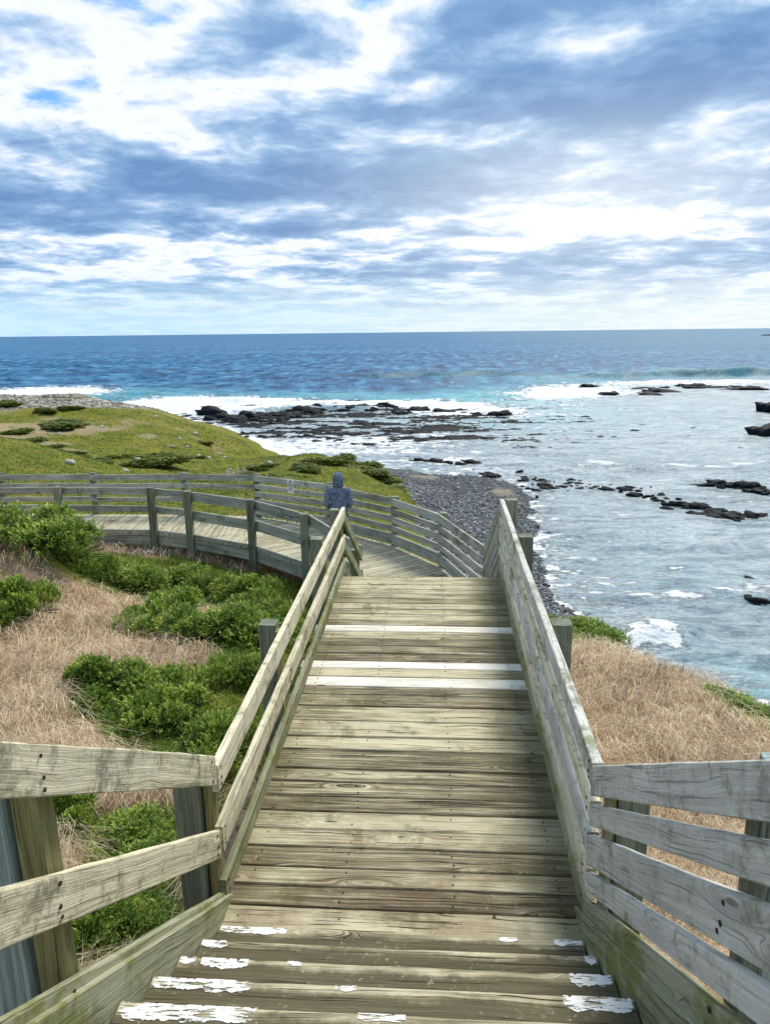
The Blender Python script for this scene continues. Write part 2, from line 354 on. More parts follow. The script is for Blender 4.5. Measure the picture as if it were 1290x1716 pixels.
def hgt(x, y):
    z = hbase(x, y); x = np.asarray(x, float); y = np.asarray(y, float)
    r = np.sqrt(x*x+y*y); amp = np.clip(r/60, .10, 1.0)*sstep(z, -14.9, -12.5)
    z = z+amp*((fbm(x, y, .16, 4)-.5)*1.6+(fbm(x+50, y, .9, 3)-.5)*.35*np.clip(30/(r+8), .2, 1))
    under = (np.abs(x) < 1.5) & (y < 12.5)
    z = np.where(under, np.minimum(z, np.interp(y, [0, 3.4, 9.6, 12], [1.2, -.45, -.5, -1.8])), z)
    return np.where(z < SEA-.05, np.maximum(z, SEA-4), z)

def polar(r0, r1, nr, a0, a1, na):
    r = np.exp(np.linspace(math.log(r0), math.log(r1), nr)); a = np.linspace(R(a0), R(a1), na)
    rr, aa = np.meshgrid(r, a, indexing='ij'); x = (rr*np.sin(aa)).ravel(); y = (rr*np.cos(aa)).ravel()
    i = np.arange(nr-1)[:, None]*na+np.arange(na-1)[None, :]; i = i.ravel()
    return x, y, np.stack([i, i+na, i+na+1, i+1], 1)
def ell(x, y, lst):
    t = np.zeros(np.shape(x))
    for cx, cy, rx, ry, a in lst: t = t+a*np.exp(-.5*(((x-cx)/rx)**2+((y-cy)/ry)**2))
    return t
# bushes: pixel of centre on the ground, ground distance Y, radius, height, mesh variant, label
BUSH = [(105, 862, 12.9, .85, .62, 2, 'rounded green saltbush right beside the big one that hides the walkway end'),
        (25, 845, 12.2, 1.35, .68, 0, 'leafy green saltbush at the left frame edge hiding the end of the near walkway fence'),
        (150, 905, 12.6, .55, .40, 1, 'low green shrub tailing off the big bush at the left end of the near fence'),
        (15, 985, 9.9, .85, .60, 2, 'small green bush cut by the left frame edge in the middle of the dead grass'),
        (215, 930, 13.2, .85, .50, 1, 'rounded yellow-green shrub under the leftmost visible posts of the near walkway fence'),
        (310, 935, 13.9, .85, .50, 3, 'green shrub in front of the second post of the near walkway fence'),
        (410, 965, 13.2, .95, .55, 2, 'green bush against the fascia between the near fence posts'),
        (270, 1010, 10.8, 1.00, .62, 0, 'large dense green bush, left one of the trio in the middle of the left slope'),
        (390, 1030, 10.2, 1.05, .62, 3, 'large dense green bush beside the boardwalk rails, in the middle of the left slope'),
        (455, 1010, 11.2, .80, .60, 1, 'green bush touching the left boardwalk post, far end of the bush trio'),
        (180, 1165, 7.5, .70, .42, 2, 'dark green bush on the straw, left of the pair above the foreground fence'),
        (270, 1190, 7.2, .75, .48, 0, 'dark green bush in the middle of the straw, above the foreground fence'),
        (350, 1215, 6.4, .62, .45, 3, 'dark green bush beside the near left deck post, right of the pair'),
        (410, 1120, 8.3, .55, .40, 1, 'low pale green shrub squeezed behind the second left deck post'),
        (100, 1395, 5.0, .38, .34, 2, 'small green shrub seen between the top and middle rails of the left foreground fence'),
        (230, 1400, 4.9, .42, .22, 1, 'low green shrub seen through the left foreground fence beside its corner post'),
        (60, 1570, 3.6, .46, .40, 0, 'dark green shrub behind the leaning blue post at the lower left'),
        (190, 1530, 3.9, .34, .26, 3, 'dark weedy shrub under the middle rail of the left foreground fence'),
        (960, 1062, 15.2, .90, .45, 1, 'green coastal bush on the cliff brow just right of the deck fence'),
        (1015, 1085, 14.0, .75, .42, 3, 'green coastal bush at the end of the cliff brow beside the breaking wave'),
        (1262, 1200, 8.9, .42, .14, 2, 'low bright green shrub at the right frame edge on the cliff brow'),
        (1215, 1183, 9.5, .34, .10, 1, 'low bright green tuft on the cliff brow above the right foreground fence')]
bushw = []
for px, py, Yd, rad, hh, vr, lb in BUSH:
    p = aty(px, py, Yd); bushw.append((p[0], Yd, rad*.85, rad*.85, 1.0))
GREENNEAR = bushw+[(-4.0, 14.6, 2.6, .9, .8), (-1.8, 8.5, .6, 3.0, .65), (-6.3, 5.6, 1.6, .9, -.8), (-4.6, 9.9, .8, .6, -.6), (-7.5, 9.5, 2.2, 2.0, -.8), (-3.9, 5.0, .9, .6, -.7), (-3.3, 3.9, .9, .4, -.5), (-1.6, 4.5, .4, 1.6, .3), (-7.2, 15.3, 3.0, 1.0, .8), (-1.3, 12.6, 1.0, 1.4, .8),
                   (4.6, 9.3, .5, .8, .5), (5.6, 8.6, .9, .6, .95), (3.0, 13.6, 1.2, 1.3, .75), (2.0, 10.8, .4, 1.3, .35)]
def masks(x, y, z):
    n1 = fbm(x, y, .35, 4); n2 = fbm(x+90, y+30, 1.7, 3); n3 = fbm(x+30, y-50, .06, 4)
    near = 1-sstep(y+.0*x, 16.5, 19.5)
    green = ell(x, y, GREENNEAR)
    green = sstep(green+(n2-.5)*.7+(n1-.5)*.6, .62, .95)*near
    farg = 1-near
    side = (x > 1.5)
    farstraw = sstep(n3+(n1-.5)*.5, .60, .72)*.5*(x < -28)
    green = np.maximum(green, farg*(1-farstraw)*(~side)+side*farg*.45)
    brow = side*sstep(-z, 2.6, 4.5); green = np.maximum(green, brow*.55*near)
    beach = sstep(-z+(n1-.5)*1.5, 11.6, 12.8)*sstep(x+.0*y+(n1-.5)*4, -13, -8)*(y > 28)*(x < 20)
    hill = sstep(y+(n3-.5)*26+(n1-.5)*10, 110, 118)*(1-sstep(x+(n1-.5)*8, -54, -46))
    peb = np.maximum(beach, hill)
    sand = np.clip(ell(x, y, [(-.5, 92, 1.5, 1.5, .6), (8.2, 83.0, 1.0, 1.8, .7)])+(n1-.5)*.4, 0, 1)*beach
    flatg = beach*sstep(y+(x-4)*.3+(n1-.5)*6, 76, 83)
    dirt = np.clip(sstep(n3+ell(x, y, [(-60, 96, 12, 14, .24), (-40, 82, 7, 8, .18), (-26, 77, 4, 3, .2)])+(n1-.5)*.5, .60, .70), 0, 1)*(y > 60)*(x < -32)*(1-peb)
    dk = np.clip(ell(x, y, [(-12, 90, 4.0, 6, 1.2), (-9, 84, 2.4, 3, .5), (-18, 88, 3, 3, .5)])+(n1-.5)*.8, 0, 1)*(y > 60)*(1-beach)
    return green, peb, sand, flatg, dirt, dk, beach
x, y, F = polar(.9, 330, 520, -112, 112, 460)
z = hgt(x, y); gr, pb, sa, fl, di, dk, be = masks(x, y, z)
me = np_mesh('ground', np.c_[x, y, z], F[:, ::-1], dict(green=gr, peb=pb, sand=sa, flatg=fl, dirt=di, dk=dk, beach=be), smooth=True)
mt, T = newmat('coastal_ground'); A = lambda k: T.n('ShaderNodeAttribute', attribute_name=k).outputs['Fac']
pos = T.n('ShaderNodeNewGeometry').outputs['Position']
nA = T.noise(pos, 1.4, 6, .65); nB = T.noise(pos, 9.0, 5, .7); nC = T.noise(pos, .22, 5, .6); nD = T.noise(pos, 45, 4, .7)
straw = T.ramp(T.add(T.mul(nA, .35), T.mul(nD, .4), T.mul(nB, .3)), [(.36, (.10, .056, .034)), (.47, (.28, .175, .105)), (.58, (.47, .33, .21)), (.68, (.58, .44, .30))])
grass = T.ramp(T.add(T.mul(nA, .45), T.mul(nB, .30), T.mul(nC, .35), -.05), [(.36, (.045, .068, .010)), (.45, (.11, .135, .016)), (.53, (.19, .185, .025)), (.62, (.26, .20, .06))])
vp = T.n('ShaderNodeTexVoronoi', i={'Vector': pos, 'Scale': 2.6}); vp2 = T.n('ShaderNodeSeparateColor', i={0: vp.outputs['Color']})
pebc = T.ramp(T.add(T.mul(vp2.outputs[0], .8), T.mul(vp.outputs['Distance'], -.3), .12), [(.1, (.035, .04, .048)), (.45, (.11, .125, .145)), (.75, (.24, .27, .30)), (.93, (.5, .52, .54))])
pebh = T.ramp(T.add(T.mul(vp2.outputs[1], .6), T.mul(nB, .4)), [(.25, (.16, .13, .09)), (.5, (.36, .33, .27)), (.85, (.62, .61, .58))])
c = T.mix(A('green'), straw, grass)
c = T.mix(T.mul(A('dirt'), .85), c, T.ramp(nB, [(.35, (.20, .15, .08)), (.6, (.42, .34, .22))]))
c = T.mix(A('dk'), c, T.ramp(nB, [(.35, (.012, .018, .010)), (.6, (.06, .08, .035))]))
c = T.mix(A('peb'), c, T.mix(A('beach'), pebh, pebc))
c = T.mix(A('flatg'), c, T.ramp(nA, [(.3, (.06, .07, .075)), (.7, (.14, .15, .15))]))
c = T.mix(A('sand'), c, T.ramp(nA, [(.3, (.22, .18, .13)), (.7, (.42, .36, .27))]))
hh = T.add(T.mul(nB, .5), T.mul(nD, .3), T.mul(nA, .6), T.mul(T.mul(vp.outputs['Distance'], A('peb')), -.8))
finish(T, c, .95, hh, .9, .12, .1)
put('ground', me, mt); tag(bpy.data.objects['ground'], kind='structure')

# ------------------------------------------------------------------ sea
def pz(px, py, rx, ry, a):
    c0 = atz(px, py, SEA); e1 = atz(px+rx, py, SEA); t_, b_ = atz(px, max(py-ry, 575), SEA), atz(px, py+ry, SEA)
    return (c0[0], c0[1], abs(e1[0]-c0[0]), max(.5, (t_[1]-b_[1])/2), a)
FOAM = [pz(*a) for a in [(60, 656, 70, 6, 1.3), (130, 660, 40, 5, .7), (300, 680, 70, 12, 1.2), (370, 684, 60, 8, .7), (420, 678, 90, 5, .65), (260, 675, 40, 8, .8), (520, 677, 70, 4, .65), (630, 675, 60, 4, .75),
        (700, 680, 60, 7, .9), (760, 686, 60, 6, .8), (820, 692, 60, 6, .5), (930, 656, 55, 8, .75), (880, 664, 60, 6, .5), (1000, 650, 60, 6, .6), (1060, 660, 80, 4, .4), (950, 680, 90, 5, .42), (1180, 643, 120, 3, .6),
        (1080, 640, 60, 2, .7), (1230, 638, 60, 2, .8), (1190, 624, 34, 2.5, 2.0), (1150, 626, 22, 2, 1.4), (1250, 624, 40, 1.5, 1.3), (290, 676, 60, 6, .5), (960, 695, 120, 8, .35), (600, 720, 200, 22, .42), (500, 745, 160, 10, .45), (700, 738, 120, 8, .3), (560, 757, 120, 3, .5), (900, 762, 60, 3, .35), (760, 770, 60, 3, .55), (1200, 790, 80, 4, .3), (1230, 840, 60, 5, .35), (1000, 780, 120, 3, .3),
        (1092, 1055, 18, 13, .85), (1072, 1082, 18, 10, .9), (1118, 1078, 26, 11, .6), (1128, 1087, 12, 6, .6), (1052, 1095, 12, 8, .9), (945, 1022, 14, 8, .45), (890, 890, 12, 20, .35),
        (1230, 995, 34, 4, .8), (1260, 985, 24, 5, .6), (1131, 952, 14, 4, .55), (1270, 1180, 40, 22, .42), (1230, 960, 40, 5, .3), (1240, 1150, 50, 14, .25), (930, 905, 40, 4, .25), (1170, 905, 90, 3, .25)]]
DEEPB = [atz(*p, SEA) for p in [(200, 672), (330, 682), (640, 678), (760, 682), (850, 672), (920, 650), (1000, 642), (1150, 638), (1289, 634)]]
bx = [-400, *[p[0] for p in DEEPB], 400]; by = [150, *[p[1] for p in DEEPB], DEEPB[-1][1]]
WAVES = [((atz(640, 684, SEA)), 30, 3.0, .9, .10), (atz(1200, 631, SEA), 40, 4.5, 3.4, .05), (atz(360, 676, SEA), 16, 3.0, 1.2, .1), (atz(740, 630, SEA), 34, 4.5, 2.0, .05),
         (atz(1088, 1078, SEA), 2.6, 1.3, 1.1, .5), (atz(1130, 915, SEA), 9, 1.2, .35, .1), (atz(980, 905, SEA), 8, 1.0, .30, .3), (atz(1010, 782, SEA), 16, 1.6, .4, .05), (atz(1230, 1000, SEA), 4, 1.0, .4, .1), (atz(880, 868, SEA), 6, .9, .22, -.4)]
def seaz(x, y):
    z = np.zeros(len(x)); rs = np.random.RandomState(3)
    r = np.sqrt(x*x+y*y)
    bay = sstep(np.interp(x, bx, by)-y, -12, 18)
    for k in range(46):
        L = math.exp(rs.uniform(math.log(1.3), math.log(17))); th = rs.normal(-1.45, .42 if L > 5 else .8); a = .0125*L**.9
        ph = rs.rand()*7; kx, ky = math.cos(th)*2*math.pi/L, math.sin(th)*2*math.pi/L
        fade = np.clip(1.6-r*.0042*4/L, 0, 1)
        z += a*np.sin(kx*x+ky*y+ph+1.6*vnoise(x*.12+k, y*.12))*fade*(1-.80*bay)
    face = np.zeros(len(x))
    for c0, sx, sy, h, sl_ in WAVES:
        dy = (y-c0[1]-sl_*(x-c0[0])*1.0)+sx*.10*np.sin(x*.9/max(1, sx*.12)); dx = x-c0[0]
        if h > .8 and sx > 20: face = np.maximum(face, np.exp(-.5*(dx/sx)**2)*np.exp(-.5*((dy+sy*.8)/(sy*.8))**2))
        z += h*np.exp(-.5*(dx/sx)**2)*np.exp(-.5*(dy/np.where(dy > 0, sy*1.7, sy*.6))**2)
    return z, bay, face
x, y, F = polar(20, 700, 860, -46, 46, 800)
zz, bay, face = seaz(x, y)
foam = ell(x, y, FOAM); shore = np.clip(1-np.abs(SEA-hgt(x, y))/1.1, 0, 1)*.55 if True else 0
foam = foam+shore*(y > 30)
turq = np.clip(ell(x, y, [pz(*a) for a in [(300, 668, 120, 8, .6), (870, 668, 70, 10, 1.0), (800, 660, 60, 10, .5), (960, 640, 80, 6, .6), (200, 658, 90, 6, .6), (700, 670, 70, 5, .7), (560, 664, 100, 5, .7), (1150, 630, 130, 3, .8), (1270, 1170, 60, 40, .6), (960, 690, 120, 12, .4), (1150, 960, 120, 40, .12), (800, 710, 120, 12, .4)]]), 0, 1)
me = np_mesh('sea', np.c_[x, y, zz+SEA], F[:, ::-1], dict(bay=bay, foam=foam, turq=turq, face=face), smooth=True)
mt, T = newmat('sea_water'); A = lambda k: T.n('ShaderNodeAttribute', attribute_name=k).outputs['Fac']
pos = T.n('ShaderNodeNewGeometry').outputs['Position']; sp = T.n('ShaderNodeSeparateXYZ', i={0: pos})
pm = T.xyz(T.mul(sp.outputs[0], .45), sp.outputs[1], 0.)      # wind chop runs across
dist = T.m('SQRT', T.add(T.mul(sp.outputs[0], sp.outputs[0]), T.mul(sp.outputs[1], sp.outputs[1])))
w1 = T.noise(pm, 1.5, 7, .66); w2 = T.noise(pm, .055, 6, .66); w3 = T.noise(pm, .009, 5, .6); w4 = T.noise(pm, .22, 5, .65)
w6 = T.noise(T.xyz(T.mul(sp.outputs[0], .14), T.mul(sp.outputs[1], .042), 2.), 1., 7, .68)
w7 = T.noise(T.xyz(T.mul(sp.outputs[0], .55), sp.outputs[1], 7.), 3.2, 5, .68)
deep = T.ramp(T.add(T.mul(w2, .22), T.mul(w4, .18), T.mul(w3, .15), T.mul(w6, .60), -.08), [(.42, (.003, .042, .115)), (.50, (.016, .125, .265)), (.59, (.08, .27, .42))])
deep = T.mix(T.mr(sp.outputs[0], -60, 420), deep, T.mix(.5, deep, (.06, .17, .24)))
w5 = T.noise(T.xyz(T.mul(sp.outputs[0], .35), sp.outputs[1], 4.), .55, 8, .74)
bayc = T.ramp(T.add(T.mul(w4, .35), T.mul(w5, .85), -.10), [(.38, (.06, .115, .15)), (.47, (.18, .27, .31)), (.55, (.38, .46, .49)), (.66, (.64, .69, .70))])
c = T.mix(A('bay'), deep, bayc)
c = T.mix(T.mul(A('bay'), T.mr(w7, .54, .66), .45), c, (.62, .67, .70))
c = T.mix(T.mul(A('bay'), T.mr(w7, .47, .36), .55), c, (.06, .10, .13))
c = T.mix(T.mul(A('turq'), .8), c, T.mix(w4, (.08, .36, .42), (.25, .60, .62)))
fn = T.noise(T.xyz(T.mul(sp.outputs[0], .6), sp.outputs[1], 0.), .8, 8, .72); fn2 = T.noise(pos, .16, 5, .6)
fv = T.add(A('foam'), T.mul(T.m('SUBTRACT', fn, .5), 3.6), T.mul(T.m('SUBTRACT', fn2, .5), .9))
fm = T.mr(fv, .42, .72)
caps = T.mr(T.add(T.mul(T.noise(T.xyz(T.mul(sp.outputs[0], .10), T.mul(sp.outputs[1], .16), 0.), 1., 6, .7), 1.0), T.mul(w3, .15)), .735, .77)
fm = T.m('MAXIMUM', fm, T.mul(caps, .8)); 
fm = T.m('MAXIMUM', fm, T.mul(T.mul(A('bay'), T.mr(T.add(w5, T.mul(w2, .35)), .73, .80)), .8))
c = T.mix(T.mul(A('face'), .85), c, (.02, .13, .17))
c = T.mix(fm, c, (.86, .89, .90))
pr = finish(T, c, T.mr(dist, 30, 500, .22, .5), T.add(T.mul(w1, .40), T.mul(w7, .22), T.mul(w4, .55), T.mul(w6, .8), T.mul(fm, .3)), .9, .7, .30)
T.set(pr, 'Specular IOR Level', T.add(.10, T.mul(A('bay'), .30)))
seamat = mt
sea = put('sea', me, mt); tag(sea, kind='structure')
# open ocean out to the horizon
x, y, F = polar(690, 45000, 90, -100, 100, 200)
me = np_mesh('ocean', np.c_[x, y, np.full(len(x), SEA-.03)], F[:, ::-1]); tag(put('ocean', me, seamat), kind='structure')
V = []; Fq = []
for a0, a1 in ((-112, -45.9), (45.9, 112)):
    x, y, F = polar(20, 700, 60, a0, a1, 60); Fq.append(F+sum(len(v) for v in V)); V.append(np.c_[x, y, np.full(len(x), SEA-.03)])
me = np_mesh('side_water', np.vstack(V), np.vstack(Fq)[:, ::-1]); tag(put('water', me, seamat), kind='structure')
# far headland tip on the horizon, right
# ================================================================== BOARDWALK
XL, XR = -1.03, 1.04
gz = lambda x, y: float(hgt(np.array([x]), np.array([y]))[0])
# --- foreground stairs
st = empty('staircase', (0, 1.8, .9), 'weathered timber steps with chipped white painted edges leading down in the foreground', 'staircase')
def loc_paint(x0, x1, yn, zt, depth, tr):
    """a chipped patch of paint lying on the step edge: straight along the nosing, ragged behind"""
    mb = MB(); n = max(10, int((x1-x0)/.006))
    for i in range(n+1):
        q = i/n; xx = x0+(x1-x0)*q; e = min(1, q*(x1-x0)/.03, (1-q)*(x1-x0)/.03)
        k = fbm(np.array([xx*9+yn*31]), np.array([yn*7.]), 1.5, 4)[0]; k2 = fbm(np.array([xx*23+yn*11]), np.array([3.]), 1.6, 4)[0]
        kf = fbm(np.array([xx*60.]), np.array([yn*13.]), 1.5, 3)[0]; dp = .014+depth*(.66+.5*(k-.4)+.22*(kf-.5))*(.65+.35*e); fr = max(0, k2-.68)*.10
        mb.v += [(xx, yn-fr-.009, zt+.0026), (xx, yn-max(dp, fr+.016), zt+.0026), (xx, yn+.0032-fr*.4, zt-.010-.010*k2)]
    for i in range(n):
        a = i*3; mb.face((a+1, a, a+3, a+4)); mb.face((a, a+2, a+5, a+3))
    o = mb.build('paint_patch', M['paint'], tr); tag(o, 'chipped white paint left on the edge of the step')
PL = {0: [(368, 480, .050), (835, 865, .03), (925, 990, .05)], 1: [(331, 380, .055), (975, 1015, .06)], 2: [(295, 325, .045), (335, 415, .065), (481, 505, .03), (950, 1042, .07)],
      3: [(253, 420, .065), (562, 597, .035), (940, 1078, .07)], 4: [(193, 430, .075), (600, 680, .03), (1000, 1110, .06)]}
for i in range(13):
    yn, zt = 3.40-.295*i, .05+.19*i
    mb = MB()
    mb.beam((-1.0, yn-.1475, zt-.022), (1.01, yn-.1475, zt-.022), (0, 1, 0), .290, .044, c=.010, seg=14, jit=.0035, r=random.random())
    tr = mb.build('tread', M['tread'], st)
    if i in PL:
        for (pa, pb_, dp) in PL[i]:
            yy = {0: 1562, 1: 1590, 2: 1617, 3: 1655, 4: 1695}[i]
            loc_paint(max(-.995, atz(pa, yy, zt)[0]), min(1.0, atz(pb_, yy, zt)[0]), yn, zt, dp*1.15, tr)
    elif i < 7: loc_paint(-.98, -.3, yn, zt, .06, tr); loc_paint(.5, .98, yn, zt, .06, tr)
    rb = MB().beam((-1.0, yn-.275, zt-.11-.0), (1.01, yn-.275, zt-.11), (0, 0, 1), .13, .025, r=random.random())
    if i: rb.build('riser', M['deck'], st)
th = math.atan(.645)
for sx in (-1, 1):
    xs = -1.035 if sx < 0 else 1.045
    sb = MB().beam((xs, 3.62, -.13), (xs, -.35, -.13+3.97*.645), (0, 0, 1), .30, .05, c=.006, seg=10, jit=.003)
    tag(sb.build('stringer', M['mossy'], st), 'mossy sloping side board the steps are fixed to')
mb = MB()
for k in range(5): mb.beam((-1.0, -.55-k*.15, 2.50), (1.0, -.55-k*.15, 2.50), (0, 1, 0), .142, .04)
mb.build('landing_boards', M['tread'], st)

# --- main deck
dk_ = empty('boardwalk', (0, 6.5, 0), 'long straight boardwalk of mossy grey cross planks with three white planks', 'boardwalk')
seams = [atz(700, p, 0)[1] for p in (1565, 1528, 1491, 1459, 1425, 1395, 1365, 1339, 1314, 1292, 1259, 1237, 1210, 1185, 1166, 1152)]
seams[0] = 3.30
seams += [6.60, 6.79, 6.95, 7.14, 7.33, 7.52, 7.72, 7.90, 8.06, 8.25, 8.42, 8.61, 8.78, 8.96, 9.13, 9.30, 9.48, 9.66]
seams = sorted(seams); mb = MB()
for a, b in zip(seams[:-1], seams[1:]):
    mid = (a+b)/2; r = random.random(); g = random.choice([.008, .010, .013, .017])
    zc = -.022+random.uniform(-.003, .003); ex = random.uniform(-.02, .02)
    ln = ((-1.14+ex, mid, zc+random.uniform(-.002, .002)), (1.08+ex*.5+(mid-3)*.004, mid+random.uniform(-.004, .004), zc))
    white = any(abs(mid-q) < .05 for q in (7.81, 6.87, 6.51))
    if white:
        o = MB().beam(*ln, (0, 1, 0), b-a-g, .046, c=.005, seg=12, jit=.002, r=r).build('painted_plank', M['whitewood'], dk_)
        tag(o, 'white painted plank across the deck')
    else: mb.beam(*ln, (0, 1, 0), b-a-g, .044, c=.006, seg=16, jit=.0035, r=r)
mb.build('decking', M['deck'], dk_)
nb = MB()
for a, b in zip(seams[:-1], seams[1:]):
    for xx in (-.93, -.35, .32, .95):
        for q in (.28, .72):
            if random.random() < .8: nb.disc((xx+random.uniform(-.012, .012), a+(b-a)*q, .0035), (0, 0, 1), .005, 6, h=.0025)
o = nb.build('nails', M['nail'], dk_); tag(o, kind='stuff')
for xx in (-.95, -.33, .33, .95):
    MB().beam((xx, 3.35, -.145), (xx, 9.62, -.145), (0, 0, 1), .19, .05).build('joist', M['mossy'], dk_)
for yy in (5.75, 8.35, 9.5):
    MB().beam((-1.1, yy, -.33), (1.1, yy, -.33), (0, 0, 1), .17, .09).build('bearer', M['mossy'], dk_)
    for xx in (-.9, .9): MB().beam((xx, yy, gz(xx, yy)-.4), (xx, yy, -.42), (0, 1, 0), .14, .14).build('stump', M['post'], dk_)

# --- lower flight down to the landing
ls = empty('lower_staircase', (0, 10.6, -.8), 'lower flight of steps dropping out of sight beyond the end plank of the deck', 'staircase')
for i in range(7):
    yy, zt = 9.67+.31*i, -.2*(i+1)
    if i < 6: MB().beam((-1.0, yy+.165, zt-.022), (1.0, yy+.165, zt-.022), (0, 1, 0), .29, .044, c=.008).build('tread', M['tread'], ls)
    MB().beam((-1.0, yy, zt+.09), (1.0, yy, zt+.09), (0, 0, 1), .15, .025).build('riser', M['deck'], ls)
for xx in (-1.03, 1.05): MB().beam((xx, 9.7, -.22), (xx, 11.75, -1.52), (0, 0, 1), .28, .045).build('stringer', M['mossy'], ls)

# --- fences: rail runs
def nails_on(mb, p, n, dz): 
    for z in dz: mb.disc((p[0]+random.uniform(-.012, .012)*abs(n[1]), p[1]+random.uniform(-.012, .012), p[2]+z), n, random.uniform(.006, .010), 7, mi=1, h=.0018)
def run(parent, A, B, offs, side, mats, t=.042, nailat=(), seg=10, jit=.003, ends=(True, True), name='rail', gap=(0, 0)):
    """A, B: points on the top line of the inner face. offs: (top, bottom) drops of each rail. side: outward unit (x,y)"""
    A = Vector(A); B = Vector(B); L = (B-A).length; d = (B-A)/L; th = math.asin(d.z)
    for k, (a, b) in enumerate(offs):
        hv = b-a; wd = hv*math.cos(th); s_ = wd/2*math.tan(th)
        o = Vector((side[0]*t/2, side[1]*t/2, -(a+b)/2))
        jitz = Vector((0, 0, random.uniform(-.004, .004)))
        mb = MB(); mb.beam(A+o+jitz+d*gap[0], B+o+jitz-d*gap[1], (0, 0, 1), wd, t+random.uniform(-.003, .003), c=.005, seg=seg, jit=jit, skewA=s_ if ends[0] else 0, skewB=s_ if ends[1] else 0, bow=random.uniform(-.006, .006))
        for q in nailat:
            p = A+(B-A)*q+Vector((-side[0]*.002, -side[1]*.002, -(a+b)/2))
            nails_on(mb, p, (-side[0], -side[1], 0), (hv*.3, -.02, -hv*.32) if hv > .13 else (hv*.25, -hv*.25))
        m_ = mats[k] if isinstance(mats, (list, tuple)) else mats
        mb.build(name, [m_, M['nail']], parent)
def postf(parent, x, y, ztop, m_='post', w_=.155, zb=None, lean=(0, 0), name='post', d_=None):
    zb = gz(x, y)-.35 if zb is None else zb
    mb = MB(); mb.beam((x, y, zb), (x+lean[0], y+lean[1], ztop), (0, 1, 0), w_, d_ or w_, c=.008, seg=6, jit=.003)
    return mb.build(name, M[m_], parent)
def cleat(parent, x, y, zb, ztop, w_=.09, t=.048, lean=(0, 0), mt_='cleat'):
    MB().beam((x, y, zb), (x+lean[0], y+lean[1], ztop), (0, 1, 0), w_, t, c=.004, seg=4, jit=.002).build('packer', M[mt_], parent)
SL = .655
# left foreground fence (slopes with the steps)
lf = empty('stair_fence', (-1.05, 2.2, .9), 'pale lichen-speckled three-rail fence sloping down beside the steps at lower left', 'fence')
y0, y1 = 3.60, -.6; z0 = 1.075-SL*(y0-3.47)
OFF = [(0, .19), (.475, .665), (.905, 1.095)]
run(lf, (XL, y1, z0+SL*(y0-y1)), (XL, y0, z0), OFF, (-1, 0), [M['left'], M['left'], M['mossy']], nailat=(.125, .61, .985), seg=26, jit=.004)
for yy, xo in ((3.66, 0), (2.06, -.0), (.3, 0)):
    zt = z0+SL*(y0-yy)-.035
    big = yy < 3
    postf(lf, -1.205 if not big else -1.25, yy, zt+(.0 if not big else -.03), 'post' if yy > 3 else 'bluepost', .15, lean=(-.03 if big else -.008, 0))
    cleat(lf, -1.10 if not big else -1.125, yy+(.02 if not big else .0), zt-1.5, zt-.02, .10, .05 if not big else .09, lean=(-.02 if big else 0, 0))
# right foreground fence
rf = empty('stair_fence', (1.06, 2.2, .9), 'blue-grey five-board fence sloping down beside the steps at lower right', 'fence')
z0r = 1.075-SL*(3.55-3.47)
OFR = [(0, .185), (.235, .365), (.425, .615), (.66, .785), (.83, 1.01)]
run(rf, (XR, y1, z0r+SL*(3.55-y1)), (XR, 3.55, z0r), OFR, (1, 0), [M['right']]*4+[M['mossy']], nailat=(.125, .60), seg=26, jit=.003)
for yy in (3.42, 1.90, .2):
    zt = z0r+SL*(3.55-yy)-.03
    postf(rf, 1.215 if yy > 3 else 1.225, yy+(.0 if yy > 3 else .02), zt+(-.01 if yy > 3 else .0), 'post' if yy > 3 else 'bluepost', .16)
    cleat(rf, 1.105 if yy > 3 else 1.115, yy-.02, zt-1.6, zt-.02, .09, .045 if yy > 3 else .045, mt_='mossy' if yy > 3 else 'post')
# left deck handrail
dl = empty('deck_fence', (-1.06, 6.7, 0), 'three-rail timber fence along the left edge of the straight deck', 'fence')
OFD = [(0, .17), (.40, .57), (.765, .93)]
run(dl, (XL, 3.64, .905), (XL-.01, 8.36, .90), OFD, (-1, 0), [M['left'], M['left'], M['mossy']], t=.048, nailat=(.01, .45, .99), seg=24, jit=.004)
run(dl, (XL-.01, 8.37, .895), (XL-.02, 10.05, .89), OFD, (-1, 0), [M['left'], M['left'], M['mossy']], t=.048, nailat=(.02, .95), seg=10)
for yy in (5.75, 8.40, 10.02):
    postf(dl, -1.20, yy, (.90 if yy < 9.5 else .86)+random.uniform(-.01, .01), 'post', .145 if yy < 9.5 else .12)
    cleat(dl, -1.105, yy-.05, -.25, .86, .085, .048)
# right deck handrail: tight five-board
dr = empty('deck_fence', (1.06, 6.6, 0), 'close-boarded pale grey fence along the right edge of the straight deck', 'fence')
OFE = [(0, .15), (.235, .345), (.43, .58), (.665, .775), (.86, 1.0)]
mm_ = [M['right'], M['left'], M['right'], M['left'], M['mossy']]
run(dr, (XR, 3.56, 1.035), (XR+.03, 7.0, 1.035), OFE, (1, 0), mm_, t=.062, nailat=(.02, .6), seg=20, jit=.004)
run(dr, (XR+.03, 7.01, 1.03), (XR+.07, 9.98, 1.03), OFE, (1, 0), mm_, t=.062, nailat=(.4, .98), seg=16, jit=.003)
for yy in (5.62, 8.22, 9.97):
    postf(dr, 1.215+(yy-5)*.012, yy, 1.0 if yy < 9 else 1.03, 'post', .16)
    cleat(dr, 1.11+(yy-5)*.010, yy-.04, -.2, .96, .085, .048)
